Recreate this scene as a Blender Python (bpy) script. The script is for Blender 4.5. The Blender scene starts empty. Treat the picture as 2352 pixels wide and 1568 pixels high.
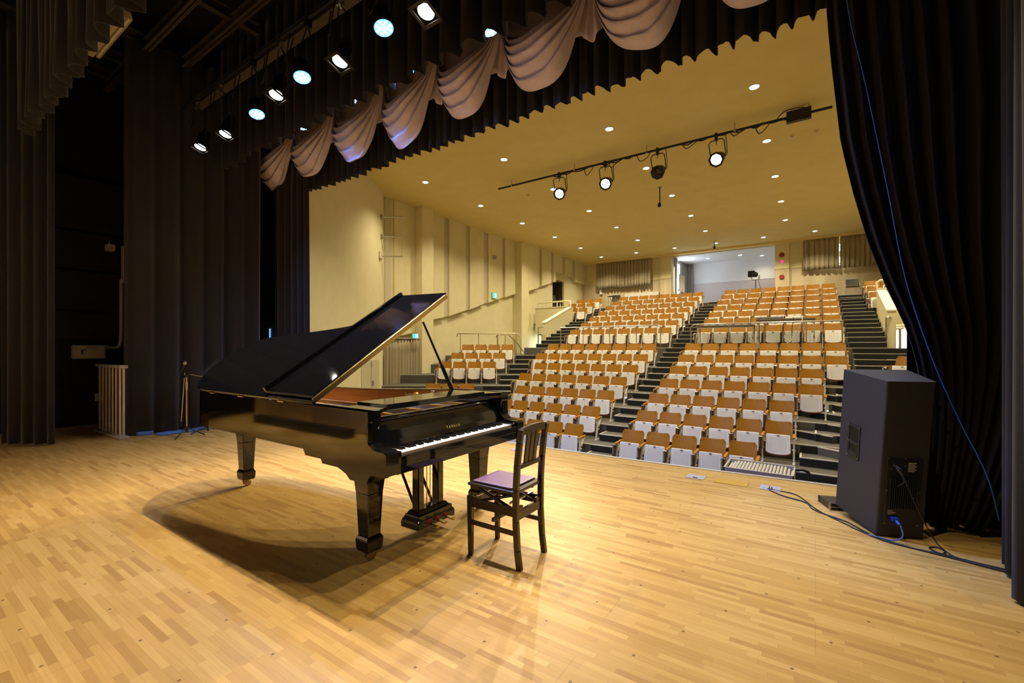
import bpy, math, random
from mathutils import Vector, Matrix
PI = math.pi
S = bpy.context.scene
C = S.collection
# ------------------------------------------------------------------ camera, world, exposure
YAW = math.radians(34.184)
cy_, sy_ = math.cos(YAW), math.sin(YAW)
cam_d = bpy.data.cameras.new('camera')
cam_d.sensor_width = 36.0
cam_d.lens = 1024.35 / 2352 * 36
cam_d.shift_y = 13.66 / 2352
cam_d.clip_start = 0.05
cam_d.clip_end = 200
cam = bpy.data.objects.new('camera', cam_d)
C.objects.link(cam)
cam.location = (0, 0, 1.4)
cam.rotation_euler = (PI / 2, 0, YAW)
S.camera = cam
S.view_settings.view_transform = 'Standard'
S.view_settings.look = 'None'
S.view_settings.exposure = 0.0
S.view_settings.gamma = 1.0
S.view_settings.use_curve_mapping = False
S.cycles.use_denoising = True
S.cycles.adaptive_threshold = 0.02
S.cycles.max_bounces = 10
S.cycles.diffuse_bounces = 5
S.cycles.sample_clamp_indirect = 8.0
S.cycles.caustics_reflective = False
S.cycles.caustics_refractive = False
W = bpy.data.worlds.new('world')
S.world = W
W.use_nodes = True
W.node_tree.nodes['Background'].inputs[0].default_value = (0.02, 0.02, 0.025, 1)
W.node_tree.nodes['Background'].inputs[1].default_value = 0.1
WARM = (1.0, 0.87, 0.58)      # house downlights
STAGE = (1.0, 0.83, 0.58)     # stage lamps
BLUE = (0.20, 0.36, 1.0)      # LED lamps
DOWN_W, STAGE_W, BLUE_W, FOH_W = 530, 345, 90, 1700

def spot(name, parent, loc, target, power, col, angle, blend=0.6, rad=0.06):
    d = bpy.data.lights.new(name, 'SPOT')
    d.energy = power
    d.color = col
    d.spot_size = math.radians(angle)
    d.spot_blend = blend
    d.shadow_soft_size = rad
    o = bpy.data.objects.new(name, d)
    C.objects.link(o)
    o.parent = parent
    o.location = loc
    o.rotation_euler = (Vector(target) - Vector(loc)).to_track_quat('-Z', 'Y').to_euler()
    return o

# ------------------------------------------------------------------ materials
def nodes_of(m):
    m.use_nodes = True
    return m.node_tree, m.node_tree.nodes, m.node_tree.links, m.node_tree.nodes['Principled BSDF']

def M(name, col, rough=0.5, metal=0.0, var=0.12, scale=12.0, stretch=(1, 1, 1), bump=0.0, emis=None, es=0.0, spec=None, coat=0.0, sheen=0.0):
    m = bpy.data.materials.new(name)
    nt, N, L, b = nodes_of(m)
    b.inputs['Roughness'].default_value = rough
    b.inputs['Metallic'].default_value = metal
    if spec is not None:
        b.inputs['Specular IOR Level'].default_value = spec
    if coat:
        b.inputs['Coat Weight'].default_value = coat
        b.inputs['Coat Roughness'].default_value = 0.03
    if sheen:
        b.inputs['Sheen Weight'].default_value = sheen
    tc = N.new('ShaderNodeTexCoord')
    mp = N.new('ShaderNodeMapping')
    mp.inputs['Scale'].default_value = stretch
    L.new(tc.outputs['Object'], mp.inputs['Vector'])
    nz = N.new('ShaderNodeTexNoise')
    nz.inputs['Scale'].default_value = scale
    nz.inputs['Detail'].default_value = 4
    L.new(mp.outputs[0], nz.inputs['Vector'])
    rp = N.new('ShaderNodeValToRGB')
    rp.color_ramp.elements[0].position = 0.3
    rp.color_ramp.elements[1].position = 0.7
    rp.color_ramp.elements[0].color = tuple(c * (1 - var) for c in col) + (1,)
    rp.color_ramp.elements[1].color = tuple(min(1, c * (1 + var)) for c in col) + (1,)
    L.new(nz.outputs['Fac'], rp.inputs['Fac'])
    L.new(rp.outputs['Color'], b.inputs['Base Color'])
    if bump:
        bp = N.new('ShaderNodeBump')
        bp.inputs['Strength'].default_value = bump
        bp.inputs['Distance'].default_value = 0.01
        L.new(nz.outputs['Fac'], bp.inputs['Height'])
        L.new(bp.outputs[0], b.inputs['Normal'])
    if emis:
        b.inputs['Emission Color'].default_value = tuple(emis) + (1,)
        b.inputs['Emission Strength'].default_value = es
    return m

def math_node(N, L, op, a, b_=None, c=None):
    n = N.new('ShaderNodeMath')
    n.operation = op
    for i, v in enumerate((a, b_, c)):
        if v is None:
            continue
        if isinstance(v, (int, float)):
            n.inputs[i].default_value = v
        else:
            L.new(v, n.inputs[i])
    return n.outputs[0]

def make_floor_mat():
    m = bpy.data.materials.new('stage_floor_oak')
    nt, N, L, b = nodes_of(m)
    mn = lambda op, a, b_=None, c=None: math_node(N, L, op, a, b_, c)
    tc = N.new('ShaderNodeTexCoord')
    sp = N.new('ShaderNodeSeparateXYZ')
    L.new(tc.outputs['Object'], sp.inputs[0])
    x, y = sp.outputs[0], sp.outputs[1]
    RW = 0.034
    row = mn('FLOOR', mn('DIVIDE', y, RW))
    wn = N.new('ShaderNodeTexWhiteNoise')
    wn.noise_dimensions = '1D'
    L.new(row, wn.inputs['W'])
    xs = mn('ADD', x, mn('MULTIPLY', wn.outputs['Value'], 3.7))
    blk = mn('FLOOR', mn('DIVIDE', xs, 0.34))
    cb = N.new('ShaderNodeCombineXYZ')
    L.new(row, cb.inputs[0]); L.new(blk, cb.inputs[1])
    w2 = N.new('ShaderNodeTexWhiteNoise')
    w2.noise_dimensions = '2D'
    L.new(cb.outputs[0], w2.inputs['Vector'])
    rp = N.new('ShaderNodeValToRGB')
    e = rp.color_ramp.elements
    e[0].position = 0.0; e[0].color = (0.40, 0.220, 0.054, 1)
    e[1].position = 1.0; e[1].color = (0.60, 0.380, 0.112, 1)
    q = e.new(0.12); q.color = (0.475, 0.278, 0.070, 1)
    q = e.new(0.55); q.color = (0.54, 0.327, 0.086, 1)
    L.new(w2.outputs['Value'], rp.inputs['Fac'])
    # grain along the boards
    mp = N.new('ShaderNodeMapping')
    mp.inputs['Scale'].default_value = (3.0, 70.0, 1.0)
    L.new(tc.outputs['Object'], mp.inputs['Vector'])
    nz = N.new('ShaderNodeTexNoise')
    nz.inputs['Scale'].default_value = 1.6
    nz.inputs['Detail'].default_value = 5
    L.new(mp.outputs[0], nz.inputs['Vector'])
    big = N.new('ShaderNodeTexNoise')
    big.inputs['Scale'].default_value = 0.9
    big.inputs['Detail'].default_value = 3
    L.new(tc.outputs['Object'], big.inputs['Vector'])
    gr = mn('ADD', 0.80, mn('MULTIPLY', nz.outputs['Fac'], 0.36))
    gr = mn('MULTIPLY', gr, mn('ADD', 0.90, mn('MULTIPLY', big.outputs['Fac'], 0.2)))
    # seams between strips, panel joints and dowel dots
    fy = mn('FRACT', mn('DIVIDE', y, RW))
    seam = mn('MULTIPLY', mn('GREATER_THAN', fy, 0.035), 1.0)
    fx = mn('FRACT', mn('DIVIDE', xs, 0.34))
    seam2 = mn('GREATER_THAN', fx, 0.006)
    pan = mn('FLOOR', mn('DIVIDE', y, RW * 9))
    px = mn('FRACT', mn('DIVIDE', mn('ADD', x, mn('MULTIPLY', mn('MODULO', mn('ABSOLUTE', pan), 2.0), 0.9)), 1.82))
    joint = mn('GREATER_THAN', px, 0.0022)
    dark = mn('MINIMUM', mn('MINIMUM', seam, seam2), joint)
    dark = mn('ADD', 0.80, mn('MULTIPLY', dark, 0.20))
    dx = mn('SUBTRACT', mn('FRACT', mn('DIVIDE', mn('ADD', x, mn('MULTIPLY', mn('MODULO', mn('ABSOLUTE', pan), 3.0), 0.31)), 0.455)), 0.5)
    dy = mn('SUBTRACT', mn('FRACT', mn('DIVIDE', y, RW * 9)), 0.5)
    dx = mn('MULTIPLY', dx, 0.455); dy = mn('MULTIPLY', dy, RW * 9)
    dd = mn('SQRT', mn('ADD', mn('MULTIPLY', dx, dx), mn('MULTIPLY', dy, dy)))
    dot = mn('GREATER_THAN', dd, 0.0075)
    dot = mn('ADD', 0.35, mn('MULTIPLY', dot, 0.65))
    tot = mn('MULTIPLY', mn('MULTIPLY', gr, dark), dot)
    mx = N.new('ShaderNodeVectorMath')
    mx.operation = 'SCALE'
    L.new(rp.outputs['Color'], mx.inputs[0]); L.new(tot, mx.inputs['Scale'])
    L.new(mx.outputs[0], b.inputs['Base Color'])
    L.new(mn('ADD', 0.36, mn('MULTIPLY', nz.outputs['Fac'], 0.22)), b.inputs['Roughness'])
    b.inputs['Specular IOR Level'].default_value = 0.35
    return m

def make_dot_mat(name, base, hole, nx, nz_, x0, x1, z0, z1, axes='xz'):
    """enamelled sheet with a grid of punched holes, in the object's own coordinates"""
    m = bpy.data.materials.new(name)
    nt, N, L, b = nodes_of(m)
    mn = lambda op, a, b_=None, c=None: math_node(N, L, op, a, b_, c)
    tc = N.new('ShaderNodeTexCoord')
    sp = N.new('ShaderNodeSeparateXYZ')
    L.new(tc.outputs['Object'], sp.inputs[0])
    ix = {'x': 0, 'y': 1, 'z': 2}
    a, c = sp.outputs[ix[axes[0]]], sp.outputs[ix[axes[1]]]
    u = mn('DIVIDE', mn('SUBTRACT', a, x0), (x1 - x0)); v = mn('DIVIDE', mn('SUBTRACT', c, z0), (z1 - z0))
    ins = mn('MULTIPLY', mn('MULTIPLY', mn('GREATER_THAN', u, 0.0), mn('LESS_THAN', u, 1.0)),
             mn('MULTIPLY', mn('GREATER_THAN', v, 0.0), mn('LESS_THAN', v, 1.0)))
    fu = mn('FRACT', mn('MULTIPLY', u, nx)); fv = mn('FRACT', mn('MULTIPLY', v, nz_))
    h = mn('MULTIPLY', mn('MULTIPLY', mn('GREATER_THAN', fu, 0.33), mn('LESS_THAN', fu, 0.67)),
           mn('MULTIPLY', mn('GREATER_THAN', fv, 0.33), mn('LESS_THAN', fv, 0.67)))
    f = mn('MULTIPLY', h, ins)
    mix = N.new('ShaderNodeMix')
    mix.data_type = 'RGBA'
    mix.inputs['A'].default_value = base + (1,)
    mix.inputs['B'].default_value = hole + (1,)
    L.new(f, mix.inputs['Factor'])
    L.new(mix.outputs['Result'], b.inputs['Base Color'])
    b.inputs['Roughness'].default_value = 0.32
    return m

def make_panel_wood():
    m = bpy.data.materials.new('dado_boards')
    nt, N, L, b = nodes_of(m)
    mn = lambda op, a, b_=None, c=None: math_node(N, L, op, a, b_, c)
    tc = N.new('ShaderNodeTexCoord')
    sp = N.new('ShaderNodeSeparateXYZ')
    L.new(tc.outputs['Object'], sp.inputs[0])
    k = mn('DIVIDE', mn('ADD', sp.outputs[0], sp.outputs[1]), 0.16)
    wn = N.new('ShaderNodeTexWhiteNoise'); wn.noise_dimensions = '1D'
    L.new(mn('FLOOR', k), wn.inputs['W'])
    rp = N.new('ShaderNodeValToRGB')
    rp.color_ramp.elements[0].color = (0.52, 0.42, 0.27, 1)
    rp.color_ramp.elements[1].color = (0.62, 0.52, 0.35, 1)
    L.new(wn.outputs['Value'], rp.inputs['Fac'])
    L.new(rp.outputs['Color'], b.inputs['Base Color'])
    b.inputs['Roughness'].default_value = 0.5
    return m

F_FLOOR = make_floor_mat()
F_DOTS = make_dot_mat('seat_enamel_punched', (0.88, 0.87, 0.82), (0.16, 0.15, 0.14), 12, 13, -0.135, 0.135, 0.185, 0.455)
F_SLATS = make_dot_mat('slat_enamel_punched', (0.55, 0.53, 0.47), (0.08, 0.07, 0.06), 34, 9, -1.03, -0.25, 6.80, 7.22, 'xy')
DADO = make_panel_wood()
m_cream = M('cream_paint', (0.76, 0.69, 0.42), 0.75, var=0.03, scale=3)
m_ceil = M('ceiling_paint', (0.84, 0.67, 0.27), 0.8, var=0.03, scale=2)
m_white = M('white_paint', (0.80, 0.80, 0.80), 0.6, var=0.02)
m_groove = M('grey_groove_fabric', (0.62, 0.55, 0.40), 0.9, var=0.1, scale=120)
m_tread = M('dark_carpet', (0.085, 0.078, 0.062), 0.95, var=0.2, scale=90)
m_riser = M('black_riser', (0.012, 0.011, 0.009), 0.9, var=0.2, scale=60)
m_tierface = M('grey_tier_face', (0.115, 0.107, 0.092), 0.85, var=0.1, scale=30)
m_nose = M('nosing_strip', (0.52, 0.49, 0.40), 0.5, var=0.08)
m_stageblack = M('black_stage_wall', (0.012, 0.011, 0.010), 0.95, var=0.3, scale=5)
m_velvet = M('black_velvet', (0.017, 0.014, 0.013), 0.95, var=0.15, scale=40, sheen=0.25)
m_velvet2 = M('black_drape', (0.010, 0.009, 0.011), 0.95, var=0.15, scale=40, sheen=0.1)
m_mauve = M('mauve_satin', (0.74, 0.63, 0.76), 0.55, var=0.08, scale=8, sheen=0.3)
m_beigecurt = M('olive_beige_curtain', (0.36, 0.30, 0.19), 0.8, var=0.08, scale=30, sheen=0.2)
m_oak = M('seat_back_ply', (0.30, 0.132, 0.006), 0.42, spec=0.22, var=0.14, scale=7, stretch=(9, 3, 1))
m_redply = M('seat_shell_ply', (0.30, 0.075, 0.025), 0.45, var=0.1)
m_standard = M('cream_enamel', (0.66, 0.63, 0.52), 0.4, var=0.03)
m_brownbox = M('dark_brown_laminate', (0.075, 0.036, 0.020), 0.35, var=0.1)
m_chrome = M('chrome', (0.72, 0.70, 0.68), 0.18, 1.0, var=0.02)
m_steel = M('brushed_steel', (0.55, 0.52, 0.47), 0.3, 1.0, var=0.05, scale=40)
m_castor = M('aged_brass', (0.36, 0.22, 0.09), 0.35, 0.8, var=0.1)
m_brass = M('brass', (0.78, 0.55, 0.20), 0.25, 1.0, var=0.05)
m_pianoblack = M('piano_lacquer', (0.006, 0.006, 0.0065), 0.05, var=0.05)
m_pianoblack.node_tree.nodes['Principled BSDF'].inputs['IOR'].default_value = 1.65
m_pianosatin = M('piano_satin_black', (0.010, 0.010, 0.010), 0.3, var=0.05)
m_pianowood = M('piano_rim_veneer', (0.50, 0.195, 0.045), 0.35, var=0.22, scale=2.2, stretch=(1.2, 1.2, 26))
m_plate = M('gold_plate', (0.62, 0.37, 0.10), 0.35, 0.35, var=0.08)
m_sound = M('soundboard_spruce', (0.62, 0.42, 0.17), 0.5, var=0.1, stretch=(1, 20, 1))
m_ivory = M('white_key', (0.80, 0.78, 0.72), 0.25, var=0.02)
m_keyfront = M('key_front', (0.45, 0.38, 0.28), 0.5, var=0.05)
m_ebony = M('black_key', (0.012, 0.012, 0.012), 0.2, var=0.05)
m_red = M('red_felt', (0.45, 0.02, 0.01), 0.9, var=0.1)
m_gilt = M('gilt_letters', (0.80, 0.60, 0.22), 0.35, 0.8, var=0.02)
m_chairwood = M('dark_walnut', (0.020, 0.009, 0.004), 0.25, var=0.25, scale=6, stretch=(1, 1, 8), coat=0.3)
m_cushion = M('mauve_cushion', (0.17, 0.095, 0.175), 0.35, var=0.06, scale=6)
m_blackmetal = M('black_metal', (0.015, 0.015, 0.015), 0.45, 0.2, var=0.1)
m_blackplastic = M('black_plastic', (0.014, 0.013, 0.013), 0.4, var=0.1)
m_rubber = M('rubber_cable', (0.010, 0.010, 0.010), 0.6, var=0.1)
m_spkr = M('textured_black_paint', (0.030, 0.029, 0.030), 0.62, var=0.25, scale=220, bump=0.25)
m_beam = M('dark_steel_beam', (0.075, 0.065, 0.052), 0.7, var=0.15, scale=6)
m_ivorymetal = M('ivory_metal', (0.62, 0.52, 0.36), 0.5, var=0.05)
m_greymetal = M('grey_enamel', (0.46, 0.42, 0.36), 0.5, var=0.05)
m_tablegrey = M('grey_brown_laminate', (0.20, 0.165, 0.14), 0.5, var=0.06)
m_palegrey = M('pale_grey_metal', (0.42, 0.43, 0.47), 0.4, var=0.05)
m_yellowcover = M('brass_yellow_cover', (0.55, 0.34, 0.05), 0.45, 0.2, var=0.2, scale=160, stretch=(6, 1, 1))
m_bluecloth = M('blue_cloth', (0.10, 0.22, 0.60), 0.7, var=0.1)
m_bluestreak = M('blue_streak_paint', (0.05, 0.16, 0.75), 0.6, var=0.05, emis=(0.05, 0.18, 0.9), es=0.0)  # blue light on the curtain, put into the colour
m_bluepvc = M('blue_plastic', (0.01, 0.05, 0.55), 0.4, var=0.05)
m_label = M('white_label', (0.55, 0.52, 0.48), 0.6, var=0.05)
m_redplastic = M('red_plastic', (0.32, 0.03, 0.015), 0.4, var=0.08)
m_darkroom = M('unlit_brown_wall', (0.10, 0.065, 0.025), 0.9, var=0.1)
def E(name, col, st):
    return M(name, (0.02, 0.02, 0.02), 0.5, var=0.0, emis=col, es=st)
e_warm = E('lamp_glass_lit', (1.0, 0.93, 0.82), 14)
e_foh = E('spot_lens_lit', (1.0, 0.95, 0.85), 12)
e_down = E('downlight_lens', (1.0, 0.95, 0.82), 9)
e_blue = E('led_lens_blue', (0.08, 0.30, 1.0), 3.5)
e_white = E('led_chip', (0.80, 0.92, 1.0), 9)
e_exit = E('exit_sign_green', (0.02, 0.75, 0.55), 1.6)
e_exitw = E('exit_sign_white', (0.85, 1.0, 0.95), 1.6)
e_day = E('daylight_pane', (0.80, 0.90, 1.0), 9)
e_step = E('step_light', (0.75, 0.85, 1.0), 5)
e_pink = E('alarm_lamp', (1.0, 0.05, 0.25), 1.2)
e_stick = E('blue_light_bar', (0.25, 0.55, 1.0), 0.9)

# ------------------------------------------------------------------ geometry helpers
class MB:
    def __init__(s, org=(0, 0, 0)):
        s.v, s.f, s.mi, s.sm = [], [], [], []
        s.org = Vector(org)
    def add(s, vs, fs, mi=0, sm=False):
        n = len(s.v)
        s.v += [Vector(v) for v in vs]
        for f in fs:
            s.f.append(tuple(i + n for i in f)); s.mi.append(mi); s.sm.append(sm)
        return s
    def box(s, x0, x1, y0, y1, z0, z1, mi=0, T=None):
        vs = [(x, y, z) for x in (x0, x1) for y in (y0, y1) for z in (z0, z1)]
        if T is not None:
            vs = [T @ Vector(v) for v in vs]
        fs = [(0, 1, 3, 2), (4, 6, 7, 5), (0, 4, 5, 1), (2, 3, 7, 6), (0, 2, 6, 4), (1, 5, 7, 3)]
        return s.add(vs, fs, mi)
    def hexa(s, b, t, mi=0):
        """b, t: four corners each, same winding (counter-clockwise seen from above)"""
        return s.add(list(b) + list(t), [(3, 2, 1, 0), (4, 5, 6, 7)] + [(i, (i + 1) % 4, 4 + (i + 1) % 4, 4 + i) for i in range(4)], mi)
    def cyl(s, p, q, r, r2=None, n=12, mi=0, caps=True):
        p, q = Vector(p), Vector(q)
        r2 = r if r2 is None else r2
        d = (q - p).normalized()
        a = d.orthogonal().normalized(); b = d.cross(a)
        vs = []
        for c, rr in ((p, r), (q, r2)):
            for i in range(n):
                t = 2 * PI * i / n
                vs.append(c + (a * math.cos(t) + b * math.sin(t)) * rr)
        s.add(vs, [(i, (i + 1) % n, n + (i + 1) % n, n + i) for i in range(n)], mi, True)
        if caps:
            s.add(vs, [tuple(range(n - 1, -1, -1)), tuple(range(n, 2 * n))], mi)
        return s
    def tube(s, pts, r, n=8, mi=0):
        pts = [Vector(p) for p in pts]
        d0 = (pts[1] - pts[0]).normalized()
        a = d0.orthogonal().normalized()
        vs = []
        for k, p in enumerate(pts):
            d = (pts[min(k + 1, len(pts) - 1)] - pts[max(k - 1, 0)]).normalized()
            a = (a - d * a.dot(d)).normalized(); b = d.cross(a)
            for i in range(n):
                t = 2 * PI * i / n
                vs.append(p + (a * math.cos(t) + b * math.sin(t)) * r)
        fs = [(k * n + i, k * n + (i + 1) % n, (k + 1) * n + (i + 1) % n, (k + 1) * n + i) for k in range(len(pts) - 1) for i in range(n)]
        s.add(vs, fs, mi, True)
        m = len(pts) - 1
        s.add(vs, [tuple(range(n - 1, -1, -1)), tuple(m * n + i for i in range(n))], mi)
        return s
    def lathe(s, c, axis, prof, n=16, mi=0):
        """prof: list of (distance along axis, radius)"""
        c = Vector(c); d = Vector(axis).normalized(); a = d.orthogonal().normalized(); b = d.cross(a)
        vs = [c + d * h + (a * math.cos(2 * PI * i / n) + b * math.sin(2 * PI * i / n)) * r for h, r in prof for i in range(n)]
        m = len(prof)
        s.add(vs, [(k * n + i, k * n + (i + 1) % n, (k + 1) * n + (i + 1) % n, (k + 1) * n + i) for k in range(m - 1) for i in range(n)], mi, True)
        s.add(vs, [tuple(range(n - 1, -1, -1)), tuple((m - 1) * n + i for i in range(n))], mi)
        return s
    def prism(s, poly, z0, z1, mi=0, T=None, mi_top=None):
        n = len(poly)
        vs = [Vector((p[0], p[1], z0)) for p in poly] + [Vector((p[0], p[1], z1)) for p in poly]
        if T is not None:
            vs = [T @ v for v in vs]
        s.add(vs, [(i, (i + 1) % n, n + (i + 1) % n, n + i) for i in range(n)] + [tuple(range(n - 1, -1, -1))], mi)
        s.add(vs, [tuple(range(n, 2 * n))], mi if mi_top is None else mi_top)
        return s
    def grid(s, f, nu, nv, mi=0, sm=True, flip=False):
        vs = [f(i / nu, j / nv) for j in range(nv + 1) for i in range(nu + 1)]
        w = nu + 1
        fs = [(j * w + i, j * w + i + 1, (j + 1) * w + i + 1, (j + 1) * w + i) for j in range(nv) for i in range(nu)]
        if flip:
            fs = [q[::-1] for q in fs]
        return s.add(vs, fs, mi, sm)
    def build(s, name, mats, parent=None, bevel=0.0, solid=0.0, seg=2):
        me = bpy.data.meshes.new(name)
        me.from_pydata([v - s.org for v in s.v], [], s.f)
        for m in (mats if isinstance(mats, (list, tuple)) else [mats]):
            me.materials.append(m)
        me.polygons.foreach_set('material_index', s.mi)
        me.polygons.foreach_set('use_smooth', s.sm)
        me.update()
        o = bpy.data.objects.new(name, me)
        C.objects.link(o)
        if parent is not None:
            o.parent = parent
        elif s.org.length:
            o.location = s.org
        if solid:
            md = o.modifiers.new('solid', 'SOLIDIFY'); md.thickness = solid; md.offset = 0
        if bevel:
            md = o.modifiers.new('bevel', 'BEVEL'); md.width = bevel; md.segments = seg; md.limit_method = 'ANGLE'; md.angle_limit = 0.7
        return o

def tag(o, label=None, cat=None, group=None, kind=None):
    if label: o['label'] = label
    if cat: o['category'] = cat
    if group: o['group'] = group
    if kind: o['kind'] = kind
    return o
def thing(name, label, cat, loc=(0, 0, 0), rotz=0.0, group=None):
    o = bpy.data.objects.new(name, None)
    o.empty_display_size = 0.1
    C.objects.link(o)
    o.location = loc
    o.rotation_euler = (0, 0, rotz)
    return tag(o, label, cat, group)
def struct(name, mb, mats, **k):
    return tag(mb.build(name, mats, **k), kind='structure')
def dup(o, parent=None):
    c = o.copy()
    C.objects.link(c)
    c.parent = parent
    for ch in o.children:
        dup(ch, c)
    return c
def RZ(a, loc=(0, 0, 0)):
    return Matrix.Translation(loc) @ Matrix.Rotation(a, 4, 'Z')
def spline(pts, n=8):
    pts = [Vector(p) for p in pts]
    out = []
    for i in range(len(pts) - 1):
        p0, p1, p2, p3 = pts[max(i - 1, 0)], pts[i], pts[i + 1], pts[min(i + 2, len(pts) - 1)]
        for k in range(n):
            t = k / n
            out.append(0.5 * ((2 * p1) + (p2 - p0) * t + (2 * p0 - 5 * p1 + 4 * p2 - p3) * t * t + (3 * p1 - p0 - 3 * p2 + p3) * t ** 3))
    out.append(pts[-1])
    return out
def wing(r, d, z=0.0):
    """point in the frame of the angled side wing"""
    return Vector((r * cy_ - d * sy_, r * sy_ + d * cy_, z))
MIR = -7.88
def mir(p):
    return Vector((MIR - p[0], p[1], p[2] if len(p) > 2 else 0.0))
random.seed(7)
ORD = ['', 'first', 'second', 'third', 'fourth', 'fifth', 'sixth', 'seventh', 'eighth', 'ninth', 'tenth', 'eleventh', 'twelfth', 'thirteenth', 'fourteenth']
# ------------------------------------------------------------------ the stage house
def stage_edge(x):
    return 5.38 + 0.0105 * (x + 3.74) ** 2
mb = MB()
n = 24
xs = [-10.9 + 13.9 * i / n for i in range(n + 1)]
ed = [(x, stage_edge(max(-8.88, min(1.0, x)))) for x in xs]
mb.prism([(-10.9, -3.4), (3.0, -3.4)] + ed[::-1], -0.08, 0.0)
struct('floor', mb, F_FLOOR)
mb = MB()
for i in range(n):
    (xa, ya), (xb, yb) = ed[i], ed[i + 1]
    mb.hexa([(xa, ya, -0.06), (xb, yb, -0.06), (xb, yb + 0.055, -0.06), (xa, ya + 0.055, -0.06)],
            [(xa, ya, 0.006), (xb, yb, 0.006), (xb, yb + 0.055, 0.006), (xa, ya + 0.055, 0.006)])
struct('trim_1', mb, M('stage_nosing_alloy', (0.50, 0.49, 0.44), 0.45, 0.3, var=0.1, scale=30))
mb = MB()
for i in range(n):
    (xa, ya), (xb, yb) = ed[i], ed[i + 1]
    mb.hexa([(xa, ya - 0.1, -1.02), (xb, yb - 0.1, -1.02), (xb, yb, -1.02), (xa, ya, -1.02)],
            [(xa, ya - 0.1, -0.081), (xb, yb - 0.1, -0.081), (xb, yb, -0.081), (xa, ya, -0.081)])
struct('wall_stage_front', mb, m_oak)
# stage walls and fly-space ceiling
struct('wall_stage_left', MB().box(-11.1, -10.9, -3.6, 5.0, -0.08, 7.1), m_stageblack)
struct('wall_stage_right', MB().box(3.0, 3.2, -3.6, 5.0, -0.08, 7.1), m_stageblack)
struct('wall_stage_back', MB().box(-11.1, 3.2, -3.6, -3.4, -0.08, 7.1), m_stageblack)
struct('ceiling_stage', MB().box(-11.1, 3.2, -3.6, 5.45, 6.9, 7.1), m_stageblack)
mb = MB()
for z0, z1, dx in ((2.07, 2.75, 0.16), (2.79, 3.45, 0.10), (3.5, 4.4, 0.16), (1.55, 2.03, 0.04)):
    mb.box(-10.9, -10.9 + dx, -3.0, 4.9, z0, z1)
struct('trim_2', mb, M('dark_acoustic_panel', (0.016, 0.013, 0.011), 0.9, var=0.25, scale=3))
struct('trim_3', MB().box(-10.9, -8.75, 4.985, 5.0, 0.0, 1.98), M('blue_grey_wall', (0.045, 0.055, 0.075), 0.8, var=0.05))
struct('trim_11', MB().box(-10.9, -8.75, 4.985, 5.0, 1.98, 6.9), m_stageblack)
struct('trim_12', MB().box(0.9, 3.0, 4.985, 5.0, 0.0, 6.9), m_stageblack)
# proscenium piers
def pier(f):
    a, b, c, d = f((-8.88, 5.43)), f((-11.1, 5.43)), f((-11.1, 5.0)), f((-8.72, 5.0))
    return [tuple(p[:2]) for p in (a, b, c, d)]
struct('wall_proscenium_left', MB().prism(pier(Vector), -0.08, 6.9), m_cream)
struct('wall_proscenium_right', MB().prism([(p[0], p[1]) for p in pier(mir)][::-1], -0.08, 6.9), m_cream)
struct('wall_proscenium_top', MB().box(-8.9, 1.05, 5.12, 5.45, 6.0, 6.9), m_stageblack)
# steel grid above the stage
for i, (y, z) in enumerate(((2.12, 6.1), (2.62, 6.15), (0.9, 6.1), (-0.6, 6.1), (3.15, 6.15), (4.4, 6.2))):
    mb = MB().box(-10.9, 3.0, y - 0.05, y + 0.05, z, z + 0.012).box(-10.9, 3.0, y - 0.05, y + 0.05, z + 0.15, z + 0.162).box(-10.9, 3.0, y - 0.006, y + 0.006, z, z + 0.16)
    struct('beam', mb, m_beam)
for i, x in enumerate((-10.6, -9.85, -8.95, -7.2, -5.0, -2.6, -0.3, 2.0)):
    mb = MB().box(x - 0.05, x + 0.05, -3.4, 5.0, 6.27, 6.282).box(x - 0.05, x + 0.05, -3.4, 5.0, 6.42, 6.432).box(x - 0.006, x + 0.006, -3.4, 5.0, 6.27, 6.43)
    struct('beam', mb, m_beam)

# ------------------------------------------------------------------ auditorium shell
struct('ceiling', MB().box(-13.2, 5.4, 5.45, 25.3, 6.47, 6.7), m_ceil)
struct('floor_auditorium', MB().box(-12.6, 4.8, 5.2, 10.5, -1.2, -1.02), m_tread)
PL = [(-8.88, 5.43), (-11.63, 9.64), (-12.1, 9.75), (-12.1, 11.36), (-11.61, 11.38), (-11.61, 11.95), (-12.1, 11.97),
      (-12.1, 17.88), (-11.6, 17.9), (-11.6, 18.55), (-11.8, 18.56), (-11.8, 21.3), (-13.1, 21.3), (-13.1, 5.43)]
PB = [(-11.8, 22.6), (-11.8, 25.1), (-13.1, 25.1), (-13.1, 22.6)]
def wallset(f, name, rev):
    for i, P in enumerate((PL, PB)):
        pts = [tuple(f(p)[:2]) for p in P]
        mb = MB().prism(pts[::-1] if not rev else pts, -1.2, 6.47)
        if i == 0:
            mb2 = mb
        else:
            mb2.add(mb.v, mb.f)
    for z0, z1 in ((-1.2, 3.51), (5.12, 6.47)):
        q = [f((-11.8, 21.3)), f((-11.8, 22.6)), f((-13.1, 22.6)), f((-13.1, 21.3))]
        mm = MB().prism([tuple(p[:2]) for p in q], z0, z1)
        mb2.add(mm.v, mm.f)
    return struct(name, mb2, m_cream)
wallset(Vector, 'wall_left', False)
wallset(mir, 'wall_right', True)
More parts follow.
